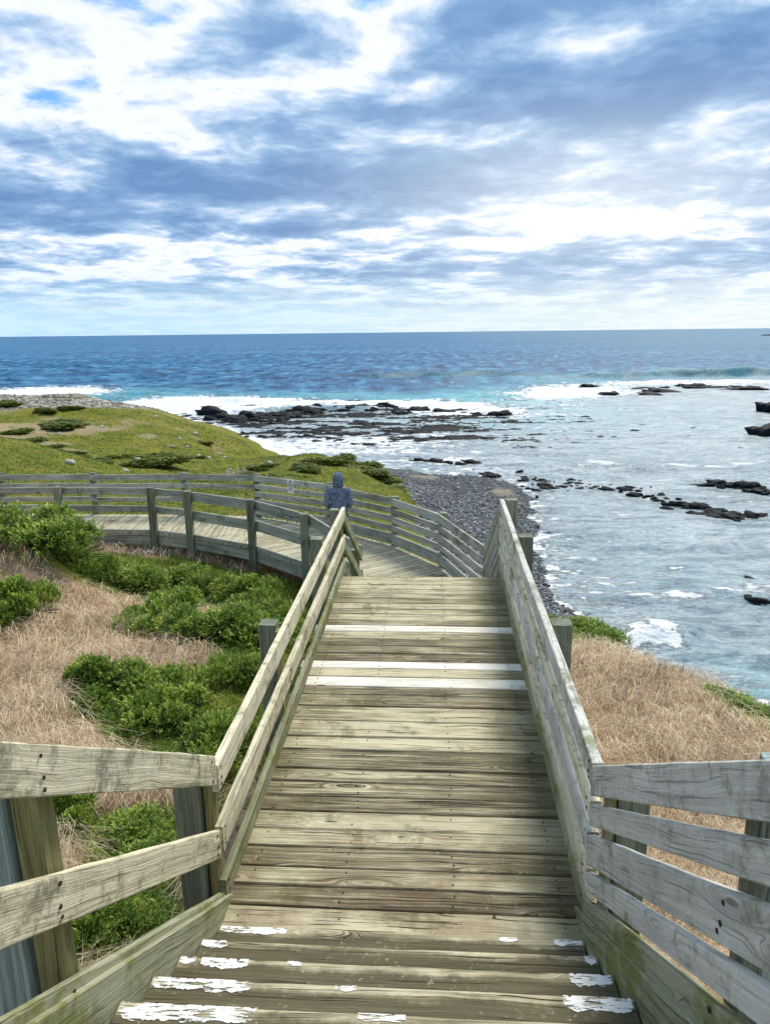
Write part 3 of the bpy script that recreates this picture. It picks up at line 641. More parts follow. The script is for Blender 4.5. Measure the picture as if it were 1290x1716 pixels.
# rails down the lower flight
e0 = empty('lower_stair_fence', (-1.06, 11, -.3), 'short dark three-rail fence dropping down the left of the lower steps', 'fence')
run(e0, (XL-.02, 9.98, .87), (XL+.0, 12.2, -.42), [(0, .17), (.42, .59), (.82, .99)], (-1, 0), M['mossy'], t=.048, nailat=(.02, .95))
postf(e0, -1.16, 12.2, -.38, 'post', .15)
e1 = empty('lower_stair_fence', (1.1, 11, -.3), 'short close-boarded grey fence dropping down the right of the lower steps', 'fence')
run(e1, (XR+.07, 10.0, .99), (1.06, 12.15, -.36), [(0, .18), (.25, .39), (.46, .64), (.70, .84), (.90, 1.06)], (1, 0), M['far'], t=.045, nailat=(.02, .95))
postf(e1, 1.16, 12.2, -.33, 'post', .14)

# --- landing and curving walkway
NE = [(-1.06, 12.2), (-2.33, 14.37), (-3.77, 15.66), (-5.50, 16.55), (-6.53, 16.93), (-8.9, 17.0), (-11.3, 16.95), (-14, 16.9)]
FE = [(1.06, 12.17), (.30, 14.42), (-.74, 15.89), (-2.41, 17.38), (-4.45, 18.50), (-6.40, 18.66), (-8.86, 18.64), (-11.4, 18.62), (-14, 18.6)]
ZW = -1.4
wk = empty('walkway', (-3, 16, ZW), 'lower walkway of pale planks fanning from the steps and curving away to the left', 'walkway')
def clipb(poly, dirv, off, p0):
    n_ = Vector((-dirv.y, dirv.x)); ts = []
    for i in range(len(poly)):
        a = Vector(poly[i])-p0; b = Vector(poly[(i+1) % len(poly)])-p0; da, db = a.dot(n_)-off, b.dot(n_)-off
        if (da < 0) != (db < 0): q = da/(da-db); ts.append((a+(b-a)*q).dot(dirv))
    return (min(ts), max(ts)) if len(ts) >= 2 else None
def planks(poly, dirv, wd, mat, name):
    dirv = Vector(dirv).normalized(); p0 = Vector(poly[0]); n_ = Vector((-dirv.y, dirv.x)); mb = MB()
    os_ = [(Vector(p)-p0).dot(n_) for p in poly]; o = min(os_)+.01
    while o < max(os_):
        ww = wd*random.uniform(.9, 1.1); r = clipb(poly, dirv, o+ww/2, p0)
        if r and r[1]-r[0] > .1:
            a = p0+n_*(o+ww/2)+dirv*(r[0]-.05); b = p0+n_*(o+ww/2)+dirv*(r[1]+.05)
            zz = ZW-.022+random.uniform(-.003, .003)
            mb.beam((a.x, a.y, zz), (b.x, b.y, zz), (n_.x, n_.y, 0), ww-random.choice([.008, .012, .02]), .044, seg=4, jit=.002)
        o += ww
    mb.build(name, mat, wk)
planks([(-1.1, 11.85), (1.08, 11.85), (1.08, 12.15), (.3, 14.42), (-.74, 15.89), (-2.41, 17.38), (-4.45, 18.50), (-3.77, 15.66), (-2.33, 14.37), (-1.08, 12.2)], (1, .78), .155, M['walk'], 'landing_planks')
planks([(-3.78, 15.66), (-4.46, 18.50), (-6.40, 18.66), (-8.86, 18.64), (-14, 18.6), (-14, 16.9), (-8.9, 17.0), (-6.53, 16.93), (-5.5, 16.55)], (-.10, 1), .15, M['walk'], 'walkway_planks')
for ed, sgn in ((NE, 1), (FE, -1)):
    for a, b in zip(ed[:-1], ed[1:]):
        MB().beam((a[0], a[1], ZW-.16), (b[0], b[1], ZW-.16), (0, 0, 1), .20, .05).build('edge_beam', M['mossy'], wk)
for (xx, yy) in [(-1.6, 13.6), (.2, 13.6), (-2.8, 16.0), (-4.5, 17.2), (-6.5, 17.8), (-9, 17.8), (-11.5, 17.8)]:
    MB().beam((xx, yy, gz(xx, yy)-.4), (xx, yy, ZW-.06), (0, 1, 0), .15, .15).build('stump', M['post'], wk)
ff = empty('walkway_fence', (-4, 17.5, ZW), 'long outer fence of weathered boards along the seaward side of the curving walkway', 'fence')
O5 = [(0, .16), (.225, .35), (.415, .56), (.625, .75), (.82, 1.05)]; O4 = [(0, .16), (.245, .37), (.62, .74), (.70, .83), (.90, 1.05)]
def nrm(a, b):
    d = Vector((b[0]-a[0], b[1]-a[1])).normalized(); return Vector((d.y, -d.x))
for k, (a, b) in enumerate(zip(FE[:-1], FE[1:])):
    n_ = nrm(a, b)
    run(ff, (a[0], a[1], -.29), (b[0], b[1], -.30+random.uniform(-.01, .01)), O5 if k < 4 else O4[:3], (n_.x, n_.y), M['far'], t=.04, nailat=(.03, .97), seg=8, gap=(.004, .004))
for k, a in enumerate(FE[1:]):
    n_ = nrm(FE[k], a); postf(ff, a[0]+n_.x*.12, a[1]+n_.y*.12, -.27, 'post', .15)
nf = empty('walkway_fence', (-4, 16, ZW), 'inner two-rail fence with dark square posts on the near side of the curving walkway', 'fence')
for k, (a, b) in enumerate(zip(NE[:-1], NE[1:])):
    n_ = -nrm(a, b)
    run(nf, (a[0], a[1], -.31), (b[0], b[1], -.31), [(0, .23), (.46, .70)] if k < 3 else [(.0, .17), (.44, .60)], (-n_.x, -n_.y), M['far'], t=.042, nailat=(.03, .97), seg=8, gap=(.01, .01))
    run(nf, (a[0], a[1], -.31), (b[0], b[1], -.31), [(1.03, 1.17), (1.18, 1.40)], (n_.x, n_.y), M['far'], t=.045, seg=8, name='fascia')
for k, a in enumerate(NE[1:]):
    n_ = -nrm(NE[k], a); postf(nf, a[0]+n_.x*.09, a[1]+n_.y*.09, -.27, 'post', .16)
# warning sign
sg0 = aty(486, 816, 17.80); n_ = nrm(FE[3], FE[4]); n2 = -n_
sg = empty('warning_sign', (sg0[0], sg0[1], sg0[2]), 'small white warning notice with black triangle on the far fence, left of the hooded person', 'sign')
ctr = Vector((sg0[0], 0, sg0[2])); q = (ctr.x-FE[3][0])/(FE[4][0]-FE[3][0]); ctr.y = FE[3][1]+(FE[4][1]-FE[3][1])*q; ctr = ctr+Vector((n2.x, n2.y, 0))*.012
dv = Vector((-n2.y, n2.x, 0)); zv = Vector((0, 0, 1)); nv = Vector((n2.x, n2.y, 0))
if dv.x < 0: dv = -dv
M['signw'] = flat('sign_white', (.80, .81, .80), .45, var=.05); M['ink'] = flat('sign_ink', (.03, .03, .035), .5, var=.1)
mb = MB(); mb.beam(ctr-dv*.095, ctr+dv*.095, zv, .37, .006, c=.002); mb.build('panel', M['signw'], sg)
mb = MB(); tri = [ctr+nv*.006+zv*.155, ctr+nv*.006-dv*.078+zv*.015, ctr+nv*.006+dv*.078+zv*.015]
for a, b in ((0, 1), (1, 2), (2, 0)): mb.beam(tri[a], tri[b], nv.cross(tri[b]-tri[a]), .016, .003, c=.0005)
mb.beam(ctr+nv*.006+zv*.045, ctr+nv*.006+zv*.105, dv, .02, .003, c=.0005)
mb.beam(ctr+nv*.006+zv*.026, ctr+nv*.006+zv*.038, dv, .016, .003, c=.0005); mb.build('triangle_symbol', M['ink'], sg)
mb = MB()
for zz, l_ in ((-.03, .15), (-.06, .12), (-.09, .14), (-.12, .09)):
    xx = -l_/2
    while xx < l_/2:
        ww = random.uniform(.008, .02); mb.beam(ctr+nv*.006+dv*xx+zv*zz, ctr+nv*.006+dv*min(xx+ww, l_/2)+zv*zz, zv, .014, .002, c=.0004); xx += ww+.006
mb.build('lettering', M['ink'], sg)
# small broken fence on the headland
pf0 = aty(392, 775, 60)
bf = empty('paling_fence', (pf0[0], pf0[1], gz(pf0[0], pf0[1])), 'tiny distant run of bleached leaning palings where the headland meets the path', 'fence')
pl_ = MB()
for k in range(15):
    px = 376+k*2.35; p = aty(px, 785-k*.95, 60+k*.25); zz = gz(p[0], p[1]); 
    MB().beam((p[0], p[1], zz-.3), (p[0]+random.uniform(-.22, .22), p[1], zz+random.uniform(.5, .95)), (1, 0, 0), .15, .05).build('paling', M['left'], bf)

# ================================================================== VEGETATION
def leafmat(name, lo, mid, hi, tip):
    mt, T = newmat(name); rn = T.n('ShaderNodeAttribute', attribute_name='rnd').outputs['Fac']; tp = T.n('ShaderNodeAttribute', attribute_name='tip').outputs['Fac']
    pos = T.n('ShaderNodeNewGeometry').outputs['Position']; n = T.noise(pos, 3.2, 4, .6)
    c = T.ramp(T.add(T.mul(rn, .45), T.mul(n, .55)), [(.2, lo), (.48, mid), (.75, hi)])
    c = T.mix(T.mul(tp, T.mr(n, .35, .65, .25, .95)), c, tip)
    p = T.n('ShaderNodeBsdfPrincipled', i={'Base Color': c, 'Roughness': .55, 'Specular IOR Level': .3})
    tr = T.n('ShaderNodeBsdfTranslucent', i={0: c}); mx = T.n('ShaderNodeMixShader', i={0: .28, 1: p.outputs[0], 2: tr.outputs[0]})
    T.n('ShaderNodeOutputMaterial', i={0: mx.outputs[0]}); return mt
M['leaf'] = leafmat('bush_leaves', (.020, .055, .008), (.095, .20, .024), (.27, .41, .05), (.66, .74, .14))
M['hleaf'] = leafmat('headland_shrub_leaves', (.05, .085, .012), (.105, .155, .018), (.18, .22, .028), (.28, .29, .04))
M['grass'] = leafmat('grass_blades', (.075, .135, .012), (.16, .22, .02), (.26, .275, .03), (.34, .31, .06))
M['twig'] = flat('bush_twigs', (.07, .045, .03), .9)
M['straw'] = leafmat('dry_straw', (.20, .13, .075), (.56, .42, .27), (.84, .70, .48), (.93, .85, .66))
def rot_about(u):   # orthonormal frames for directions u (n,3)
    a = np.where(np.abs(u[:, 2:3]) < .9, [[0, 0, 1.]], [[1., 0, 0]]); s1 = np.cross(u, a); s1 /= np.linalg.norm(s1, axis=1)[:, None]; return s1, np.cross(u, s1)
def bush_mesh(seed, ncl, per, ll=.052, lw=.019, scale=1.0):
    rs = np.random.RandomState(seed); lob = []
    for k in range(15):
        a = rs.rand()*6.28; r = rs.uniform(.0, .8)*(k > 0); lob.append((r*math.cos(a), r*math.sin(a), rs.uniform(-.1, .30)*(1-r*.6), rs.uniform(.20, .46), rs.uniform(.4, 1.0)))
    lob = np.array(lob); k = rs.randint(0, 15, ncl); d = rs.normal(size=(ncl, 3)); d[:, 2] = np.abs(d[:, 2])*1.1-.15; d /= np.linalg.norm(d, axis=1)[:, None]
    q = 1-np.abs(rs.normal(0, .16, ncl))+(rs.rand(ncl) < .16)*rs.uniform(.05, .42, ncl); c = lob[k, :3]+d*(lob[k, 3]*q)[:, None]*np.c_[np.ones(ncl), np.ones(ncl), lob[k, 4]]
    # unit bush: radius about 1, height about 1 before scaling
    c[:, 2] = np.maximum(c[:, 2]*1.15+.12, -.12)
    up = d+np.array([0, 0, .55])+rs.normal(0, .25, (ncl, 3)); up /= np.linalg.norm(up, axis=1)[:, None]
    c = np.repeat(c, per, 0); up = np.repeat(up, per, 0); n = len(c); s1, s2 = rot_about(up)
    ph = rs.rand(n)*6.28; tl = rs.rand(n)*1.0+.12; hh = rs.uniform(-.05, .06, n)*scale
    ax = up*np.cos(tl)[:, None]+(s1*np.cos(ph)[:, None]+s2*np.sin(ph)[:, None])*np.sin(tl)[:, None]
    b1, b2 = rot_about(ax); L = ll*scale*rs.uniform(.6, 1.25, n)[:, None]; Wd = lw*scale*rs.uniform(.7, 1.2, n)[:, None]; p = c+up*hh[:, None]
    V = np.stack([p, p+ax*L*.55+b1*Wd/2-b2*L*.05, p+ax*L+b2*L*.08, p+ax*L*.55-b1*Wd/2-b2*L*.05], 1).reshape(-1, 3)
    F = np.arange(4*n).reshape(-1, 4); rnd = np.clip(np.repeat(rs.rand(ncl), per)*.6+rs.rand(n)*.4, 0, 1)
    tip = np.clip((hh/scale+.05)/.11, 0, 1)*(np.repeat(rs.rand(ncl), per) > .25)*np.clip(1.3-tl, 0, 1)
    return V, F, rnd, tip
def twig_mesh(seed, n=46):
    rs = random.Random(seed); mb = MB()
    for k in range(n):
        a = rs.random()*6.28; r = rs.uniform(.2, .9); e = (r*math.cos(a), r*math.sin(a), rs.uniform(.1, .5)*(1.15-r*.9))
        mid = (e[0]*.45, e[1]*.45, e[2]*.3+.05)
        mb.beam((e[0]*.1, e[1]*.1, -.15), mid, (0, 1, .1), .03, .025, c=.006); mb.beam(mid, e, (0, 1, .1), .018, .016, c=.004)
    return mb
protoF = []; 
for k in range(4):
    V, F, rn, tp = bush_mesh(100+k, 2600, 9, .062, .024); me = np_mesh('foliage', V, F, fattrs=dict(rnd=rn, tip=tp)); me.materials.append(M['leaf']); protoF.append(me)
_t = twig_mesh(5).build('twig_proto', M['twig']); twm = _t.data; bpy.data.objects.remove(_t)
def place_bush(x, y, rx, ry, h, rz, me, label, group=None, name='bush', cat='bush', twigs=True, sink=.04, z=None):
    e = empty(name, (x, y, (gz(x, y) if z is None else z)-sink), label, cat, group, rz); e.scale = (rx, ry, h)
    for nm, m_ in (('foliage', me), ('stems', twm)) if twigs else (('foliage', me),):
        o = bpy.data.objects.new(nm, m_); C.objects.link(o); o.parent = e
    return e
for px, py, Yd, rad, hh, vr, lb in BUSH:
    p = aty(px, py, Yd); place_bush(p[0], Yd, rad*.95, rad*random.uniform(.85, 1.05), hh*1.5, random.random()*6.28, protoF[vr], lb)
# more of the left slope's green carpet: low plants between the bushes
def scatter_polar(n, r0, r1, a0, a1, rs, pw=1.0):
    r = np.exp(rs.uniform(math.log(r0), math.log(r1), n)); a = rs.uniform(R(a0), R(a1), n); return r*np.sin(a), r*np.cos(a), r
def blades(x, y, z, L, Wd, lean, rs, nseg=2, up0=.25):
    n = len(x); a = rs.rand(n)*6.28; dx, dy = np.cos(a), np.sin(a); e = up0+rs.rand(n)*(1-up0)
    P0 = np.c_[x, y, z]; hd = np.c_[dx, dy, np.zeros(n)]; sd_ = np.c_[-dy, dx, np.zeros(n)]; U = np.array([[0, 0, 1.]])
    pts = []
    for t, wf in ((0, 1), (.55, .8), (1, .12)):
        ln = lean*t**1.6; p = P0+hd*(L*ln*t)[:, None]+U*(L*np.sqrt(np.clip(1-ln*ln, .02, 1))*t*(1-.55*lean*t*t))[:, None]+sd_*(L*.18*np.sin(t*3+a)*lean)[:, None]
        pts += [p+sd_*(Wd*wf/2)[:, None], p-sd_*(Wd*wf/2)[:, None]]
    V = np.stack(pts, 1).reshape(-1, 3); i = np.arange(n)[:, None]*6
    F = np.concatenate([i+np.array([[0, 1, 3, 2]]), i+np.array([[2, 3, 5, 4]])], 1).reshape(-1, 4)
    return V, F
rs = np.random.RandomState(5)
walkmask = lambda x, y: ~(((np.abs(x-.0) < 1.06) & (y < 12.4)) | ((y > 17.3) & (y < 19.4) & (x > -14) & (x < -3)))
old_ = lambda x, y: ~(((np.abs(x-.0) < 1.06) & (y < 12.4)) | ((y > 15.2+np.clip(-x-3.8, -3, 0)*.9) & (x > -14) & (y < 19.2)) | ((y > 11.8) & (y < 17.6) & (x > -2.2-np.clip(y-14.4, 0, 5)*1.2) & (x < 1.2)))
# dry straw
X_, Y_, R_ = scatter_polar(330000, 1.9, 21, -62, 52, rs); k = walkmask(X_, Y_); X_, Y_, R_ = X_[k], Y_[k], R_[k]
Z_ = hgt(X_, Y_); g_ = masks(X_, Y_, Z_)[0]; k = (g_ < .35+.5*(rs.rand(len(X_)) < .12)) & (Z_ > -6.5) & ~((X_ > -1.3) & (X_ < 1.3) & (Y_ < 11.5) & (rs.rand(len(X_)) < .7)); X_, Y_, Z_, R_ = X_[k], Y_[k], Z_[k], R_[k]
cl_ = fbm(X_, Y_, 2.6, 3); n_s = len(X_)
V, F = blades(X_, Y_, Z_-.03+.14*np.clip(cl_-.3, 0, 1), (.11+.34*rs.rand(n_s)**1.6)*(.6+.8*cl_), np.maximum(.0036, .00075*R_)*rs.uniform(.6, 1.5, n_s), 1-.42*rs.rand(n_s)**2.2, rs)
rn = np.repeat(np.clip(rs.rand(n_s)*1.0+1.3*(fbm(X_, Y_, .9, 4)-.48), 0, 1), 2)
tag(put('dry_grass', np_mesh('dry_grass', V, F, fattrs=dict(rnd=rn, tip=np.repeat((rs.rand(n_s) > .8)*.7, 2))), M['straw']), 'matted dead straw-coloured grass covering the slopes', 'grass', kind='stuff')
# green low growth near
X_, Y_, R_ = scatter_polar(300000, 2.2, 20, -60, 50, rs); k = walkmask(X_, Y_); X_, Y_, R_ = X_[k], Y_[k], R_[k]
Z_ = hgt(X_, Y_); g_ = masks(X_, Y_, Z_)[0]; k = (g_ > .30+.35*rs.rand(len(X_))) & (Z_ > -6.5); X_, Y_, Z_, R_ = X_[k], Y_[k], Z_[k], R_[k]
n_s = len(X_); cl_ = fbm(X_, Y_, 1.9, 4)
V, F = blades(X_, Y_, Z_-.02+.12*np.clip(cl_-.42, 0, 1), (.04+.10*rs.rand(n_s))*(.6+cl_), np.maximum(.008, .0013*R_)*rs.uniform(.7, 1.3, n_s), rs.uniform(.2, .9, n_s), rs)
tag(put('low_greenery', np_mesh('low_greenery', V, F, fattrs=dict(rnd=np.repeat(np.clip(rs.rand(n_s)*.7+.3*cl_, 0, 1), 2), tip=np.repeat((rs.rand(n_s) > .6)*cl_*.8, 2))), M['leaf']), 'low green ground cover growing between the bushes', 'ground cover', kind='stuff')
# headland grass tufts, far
X_, Y_, R_ = scatter_polar(210000, 17, 125, -50, 6, rs); Z_ = hgt(X_, Y_); mk = masks(X_, Y_, Z_)
k = (Z_ > -14) & ~((Y_ < 19.4) & (X_ > -14)) & (mk[1] < .3) & (mk[0] > .35) & (mk[4] < rs.rand(len(X_))) & (mk[6] < .3); X_, Y_, Z_, R_ = X_[k], Y_[k], Z_[k], R_[k]
n_s = len(X_); cl_ = fbm(X_, Y_, .5, 4)
V, F = blades(X_, Y_, Z_-.04, (.07+.12*rs.rand(n_s))*(.5+1.0*cl_)*(1+R_*.004), .0012*R_*rs.uniform(.7, 1.4, n_s), rs.uniform(.3, .9, n_s), rs)
tag(put('headland_grass', np_mesh('headland_grass', V, F, fattrs=dict(rnd=np.repeat(np.clip(rs.rand(n_s)*.35+.7*(cl_-.25)+1.5*(fbm(X_, Y_, .055, 4)-.47), 0, 1), 2), tip=np.repeat((rs.rand(n_s) > .7)*.5, 2))), M['grass']), 'yellow-green turf covering the rolling headland', 'grass', kind='stuff')
# shrubs on the headland: (px, py, Y, radius, height, label)
V, F, rn, tp = bush_mesh(300, 1500, 6, .16, .085, 1.0); hm = np_mesh('foliage', V, F, fattrs=dict(rnd=rn, tip=tp)); hm.materials.append(M['hleaf'])
HS = [(110, 712, 100, 5.2, 1.5, 'wide dark green shrub patch high on the headland, biggest one on the hill'), (75, 690, 110, 2.4, 1.2, 'dark green shrub at the edge of the hilltop pebbles, left of its round neighbour'), (120, 688, 112, 2.0, 1.1, 'small round dark shrub at the edge of the hilltop pebbles'),
      (15, 676, 122, 4.6, 1.3, 'dark green shrub strip on the hilltop at the left frame edge'), (20, 718, 88, 2.6, .9, 'low shrub on the bare earth of the headland at the left frame edge'), (50, 727, 84, 1.6, .8, 'small shrub on the bare earth below the widest headland shrub'),
      (90, 745, 74, 1.4, .7, 'dark tuft at the upper end of the bare patch on the headland'), (120, 750, 73, 1.4, .7, 'dark tuft in the middle of the bare patch on the headland'), (142, 755, 71, 1.0, .6, 'dark tuft at the lower end of the bare patch on the headland'),
      (215, 770, 68, 4.2, 1.5, 'dark green thicket at the foot of the hill, left of the path'), (170, 782, 60, 1.8, .8, 'small dark thicket at the foot of the hill behind the fence'), (255, 780, 62, 3.0, 1.1, 'green thicket at the foot of the hill, right beside the path'),
      (320, 758, 80, 1.4, .8, 'lone dark shrub in the middle of the grassy hillside'), (340, 735, 98, 1.4, .8, 'small dark shrub near the right shoulder of the grassy hill'), (310, 742, 92, .9, .6, 'tiny dark shrub left of the shoulder shrub on the grassy hill'),
      (400, 782, 62, 2.3, .8, 'dark green shrub at the seaward end of the paling fence'), (350, 788, 58, 2.0, .7, 'dark green shrub in front of the paling fence'), (30, 752, 53, 1.8, .6, 'brownish shrub hummock on the near left ridge'), (70, 760, 52, 1.5, .5, 'small shrub hummock on the crest of the near left ridge'),
      (510, 785, 68, 2.2, 1.1, 'olive scrub mound behind the fence, left of the hooded person'), (545, 775, 76, 2.4, 1.2, 'olive scrub mound on the small knoll by the shore'), (470, 790, 62, 2.4, .9, 'olive scrub mound behind the warning sign'), (440, 778, 72, 2.0, .9, 'olive scrub mound between the palings and the small knoll'),
      (590, 778, 90, 3.4, 1.7, 'dark shore scrub on the end of the knoll, nearest the pebble beach'), (565, 772, 94, 3.0, 1.9, 'dark shore scrub on the crest of the knoll'), (615, 782, 88, 2.4, 1.2, 'small dark shore scrub at the edge of the pebbles'),
      (640, 818, 72, 2.4, .8, 'bright green shrub strip on the edge of the pebble beach, upper'), (665, 828, 66, 1.8, .6, 'bright green shrub on the edge of the pebble beach, lowest'), (620, 812, 74, 2.6, .9, 'green shrub on the edge of the pebble beach beside the hooded person')]
for px, py, Yd, rad, hh, lb in HS:
    p = aty(px, py, Yd); place_bush(p[0], Yd, rad*.85, rad*1.0, hh*.72, random.random()*6, hm, lb, None, 'shrub', 'shrub', False, .15)

# ================================================================== STONES AND ROCKS
def ico(sub): 
    import bmesh
    bm = bmesh.new(); bmesh.ops.create_icosphere(bm, subdivisions=sub, radius=1); V = np.array([v.co[:] for v in bm.verts]); F = np.array([[v.index for v in f.verts] for f in bm.faces]); bm.free(); return V, F
iv, if_ = ico(1)
def stones(name, x, y, z, s, rs, mat, label, flatn=.6):
    n = len(x); q = iv[None]*(1+rs.uniform(-.22, .22, (n, len(iv), 1))); a = rs.rand(n)*6.28; sc = np.c_[s*rs.uniform(.8, 1.4, n), s*rs.uniform(.7, 1.1, n), s*flatn*rs.uniform(.6, 1.1, n)]
    q = q*sc[:, None, :]; ca, sa_ = np.cos(a)[:, None], np.sin(a)[:, None]; q = np.stack([q[..., 0]*ca-q[..., 1]*sa_, q[..., 0]*sa_+q[..., 1]*ca, q[..., 2]], -1)
    V = (q+np.c_[x, y, z][:, None, :]).reshape(-1, 3); F = (if_[None]+np.arange(n)[:, None, None]*len(iv)).reshape(-1, 3)
    rn = np.repeat(rs.rand(n), len(if_)); tag(put(name, np_mesh(name, V, F, fattrs=dict(rnd=rn, tip=rn*0)), mat), label, 'stones', kind='stuff')
def stonemat(name, stops, rough=.8):
    mt, T = newmat(name); rn = T.n('ShaderNodeAttribute', attribute_name='rnd').outputs['Fac']; pos = T.n('ShaderNodeNewGeometry').outputs['Position']
    n = T.noise(pos, 6, 4, .6); finish(T, T.ramp(T.add(T.mul(rn, .85), T.mul(n, .3), -.08), stops), rough, n, .5, .05, .3); return mt
M['peb'] = stonemat('beach_pebbles', [(.05, (.022, .026, .028)), (.45, (.075, .085, .09)), (.78, (.17, .19, .20)), (.97, (.46, .48, .49))], .6)
M['pebh'] = stonemat('hilltop_pebbles', [(.1, (.15, .13, .08)), (.55, (.33, .30, .23)), (.97, (.62, .60, .54))])
rs = np.random.RandomState(8)
n_ = 110000; x = rs.uniform(-14, 13, n_); y = np.exp(rs.uniform(math.log(26), math.log(95), n_)); z = hgt(x, y); mk = masks(x, y, z); k = (mk[6] > .5) & (z > -15.6) & (mk[3] < .2+1.1*rs.rand(n_)) & (mk[2] < .3); x, y, z = x[k], y[k], z[k]
stones('beach_pebbles', x, y, z+.02, rs.gamma(3, .024, len(x))+.035, rs, M['peb'], 'blue-grey shingle and cobbles covering the beach')
n_ = 14000; x = rs.uniform(-95, -44, n_); y = rs.uniform(104, 142, n_); z = hgt(x, y); mk = masks(x, y, z); k = (mk[1] > .4) & (z > -13); x, y, z = x[k], y[k], z[k]
stones('hilltop_stones', x, y, z, rs.gamma(3, .05, len(x))+.04, rs, M['pebh'], 'pale stones strewn over the top of the headland')
# single pale boulders on the grassy hill
def rock_mesh(seed, sub=3, amp=.35, fl=.55, squash=None):
    V, F = ico(sub); rs = np.random.RandomState(seed); o = rs.rand(3)*50
    d = fbm(V[:, 0]*1.0+o[0]+V[:, 2], V[:, 1]+o[1], 1.3, 4)-.5; d2 = fbm(V[:, 2]*1.0+o[2], V[:, 0]-V[:, 1], 2.6, 3)-.5
    d3 = np.abs(fbm(V[:, 0]*3+o[1], V[:, 1]*3+V[:, 2]*2, 2.0, 3)-.5)
    V = V*(1+amp*3.2*d+amp*2.2*d2-amp*1.8*d3)[:, None]; V[:, 2] *= fl; V[:, 2] += rs.uniform(-.05, .05, len(V))*amp*2
    return np_mesh('rock', V, F, smooth=False)
def rockmat(name, a, b, c_, wet):
    mt, T = newmat(name); pos = T.n('ShaderNodeNewGeometry').outputs['Position']; n = T.noise(pos, 2.5, 6, .65)
    finish(T, T.ramp(n, [(.42, a), (.58, b), (.74, c_)]), wet, n, .9, .12, .12); return mt
M['rock'] = rockmat('wet_black_basalt', (.003, .005, .008), (.007, .010, .014), (.028, .032, .037), .7)
M['pale'] = rockmat('pale_boulder', (.35, .33, .28), (.55, .53, .48), (.75, .73, .70), .8)
rks = [rock_mesh(20+k, 3, .42, .62) for k in range(7)]
for m_ in rks: m_.materials.append(M['rock'])
pls = [rock_mesh(60+k, 2, .25, .7) for k in range(3)]
for m_ in pls: m_.materials.append(M['pale'])
def rock(x, y, z, sx, sy, sz, rz, me, label, group, name='rock', cat='rock'):
    o = bpy.data.objects.new(name, me); C.objects.link(o); o.location = (x, y, z); o.scale = (sx, sy, sz); o.rotation_euler = (random.uniform(-.12, .12), random.uniform(-.12, .12), rz); return tag(o, label, cat, group)
for k, (px, py, Yd) in enumerate([(262, 704, 112), (327, 722, 103), (313, 746, 90), (289, 752, 86), (276, 766, 76), (309, 768, 77), (198, 767, 70), (232, 777, 66), (365, 750, 92), (348, 762, 84), (334, 761, 84), (171, 715, 99), (376, 758, 88), (250, 741, 90), (300, 730, 96), (100, 727, 92), (384, 779, 70), (414, 785, 66), (425, 790, 62), (452, 776, 74), (120, 790, 46), (345, 790, 54), (330, 786, 56), (210, 790, 52)]):
    p = aty(px, py, Yd); s_ = random.uniform(.22, .42)
    rock(p[0], Yd, gz(p[0], Yd)+.08, s_*1.2, s_, s_, random.random()*6, random.choice(pls), 'small whitish boulder dotted on the grassy slope of the headland', 'pale boulders scattered on the headland', 'boulder', 'boulder')
rr_ = random.Random(12)
RKL = []
def rk(px, py, wpx, label, group, asp=.55, hz=1.0, z=SEA):
    p = atz(px, py, z); d = math.hypot(p[0], p[1]); sx = wpx*d/FPX/2
    RKL.append((wpx if group else 999, (p[0], p[1], z-.05*sx, sx, sx*asp*rr_.uniform(.7, 1.6), max(.3, min(1.6, sx*.55))*hz*rr_.uniform(.8, 1.25), rr_.uniform(-.35, .35), rr_.choice(rks), label, group)))
def chain(pts, n, w0, w1, sp, label, group, hz=1.0, asp=.55):
    seg = [math.hypot(pts[i+1][0]-pts[i][0], pts[i+1][1]-pts[i][1]) for i in range(len(pts)-1)]; tot = sum(seg)
    for k in range(n):
        t = rr_.random()*tot; i = 0
        while i < len(seg)-1 and t > seg[i]: t -= seg[i]; i += 1
        q = t/seg[i]; px = pts[i][0]+(pts[i+1][0]-pts[i][0])*q+rr_.gauss(0, sp*1.6); py = pts[i][1]+(pts[i+1][1]-pts[i][1])*q+rr_.gauss(0, sp*.55)
        rk(px, py, w0+(w1-w0)*rr_.random()**2, label, group, asp, hz)
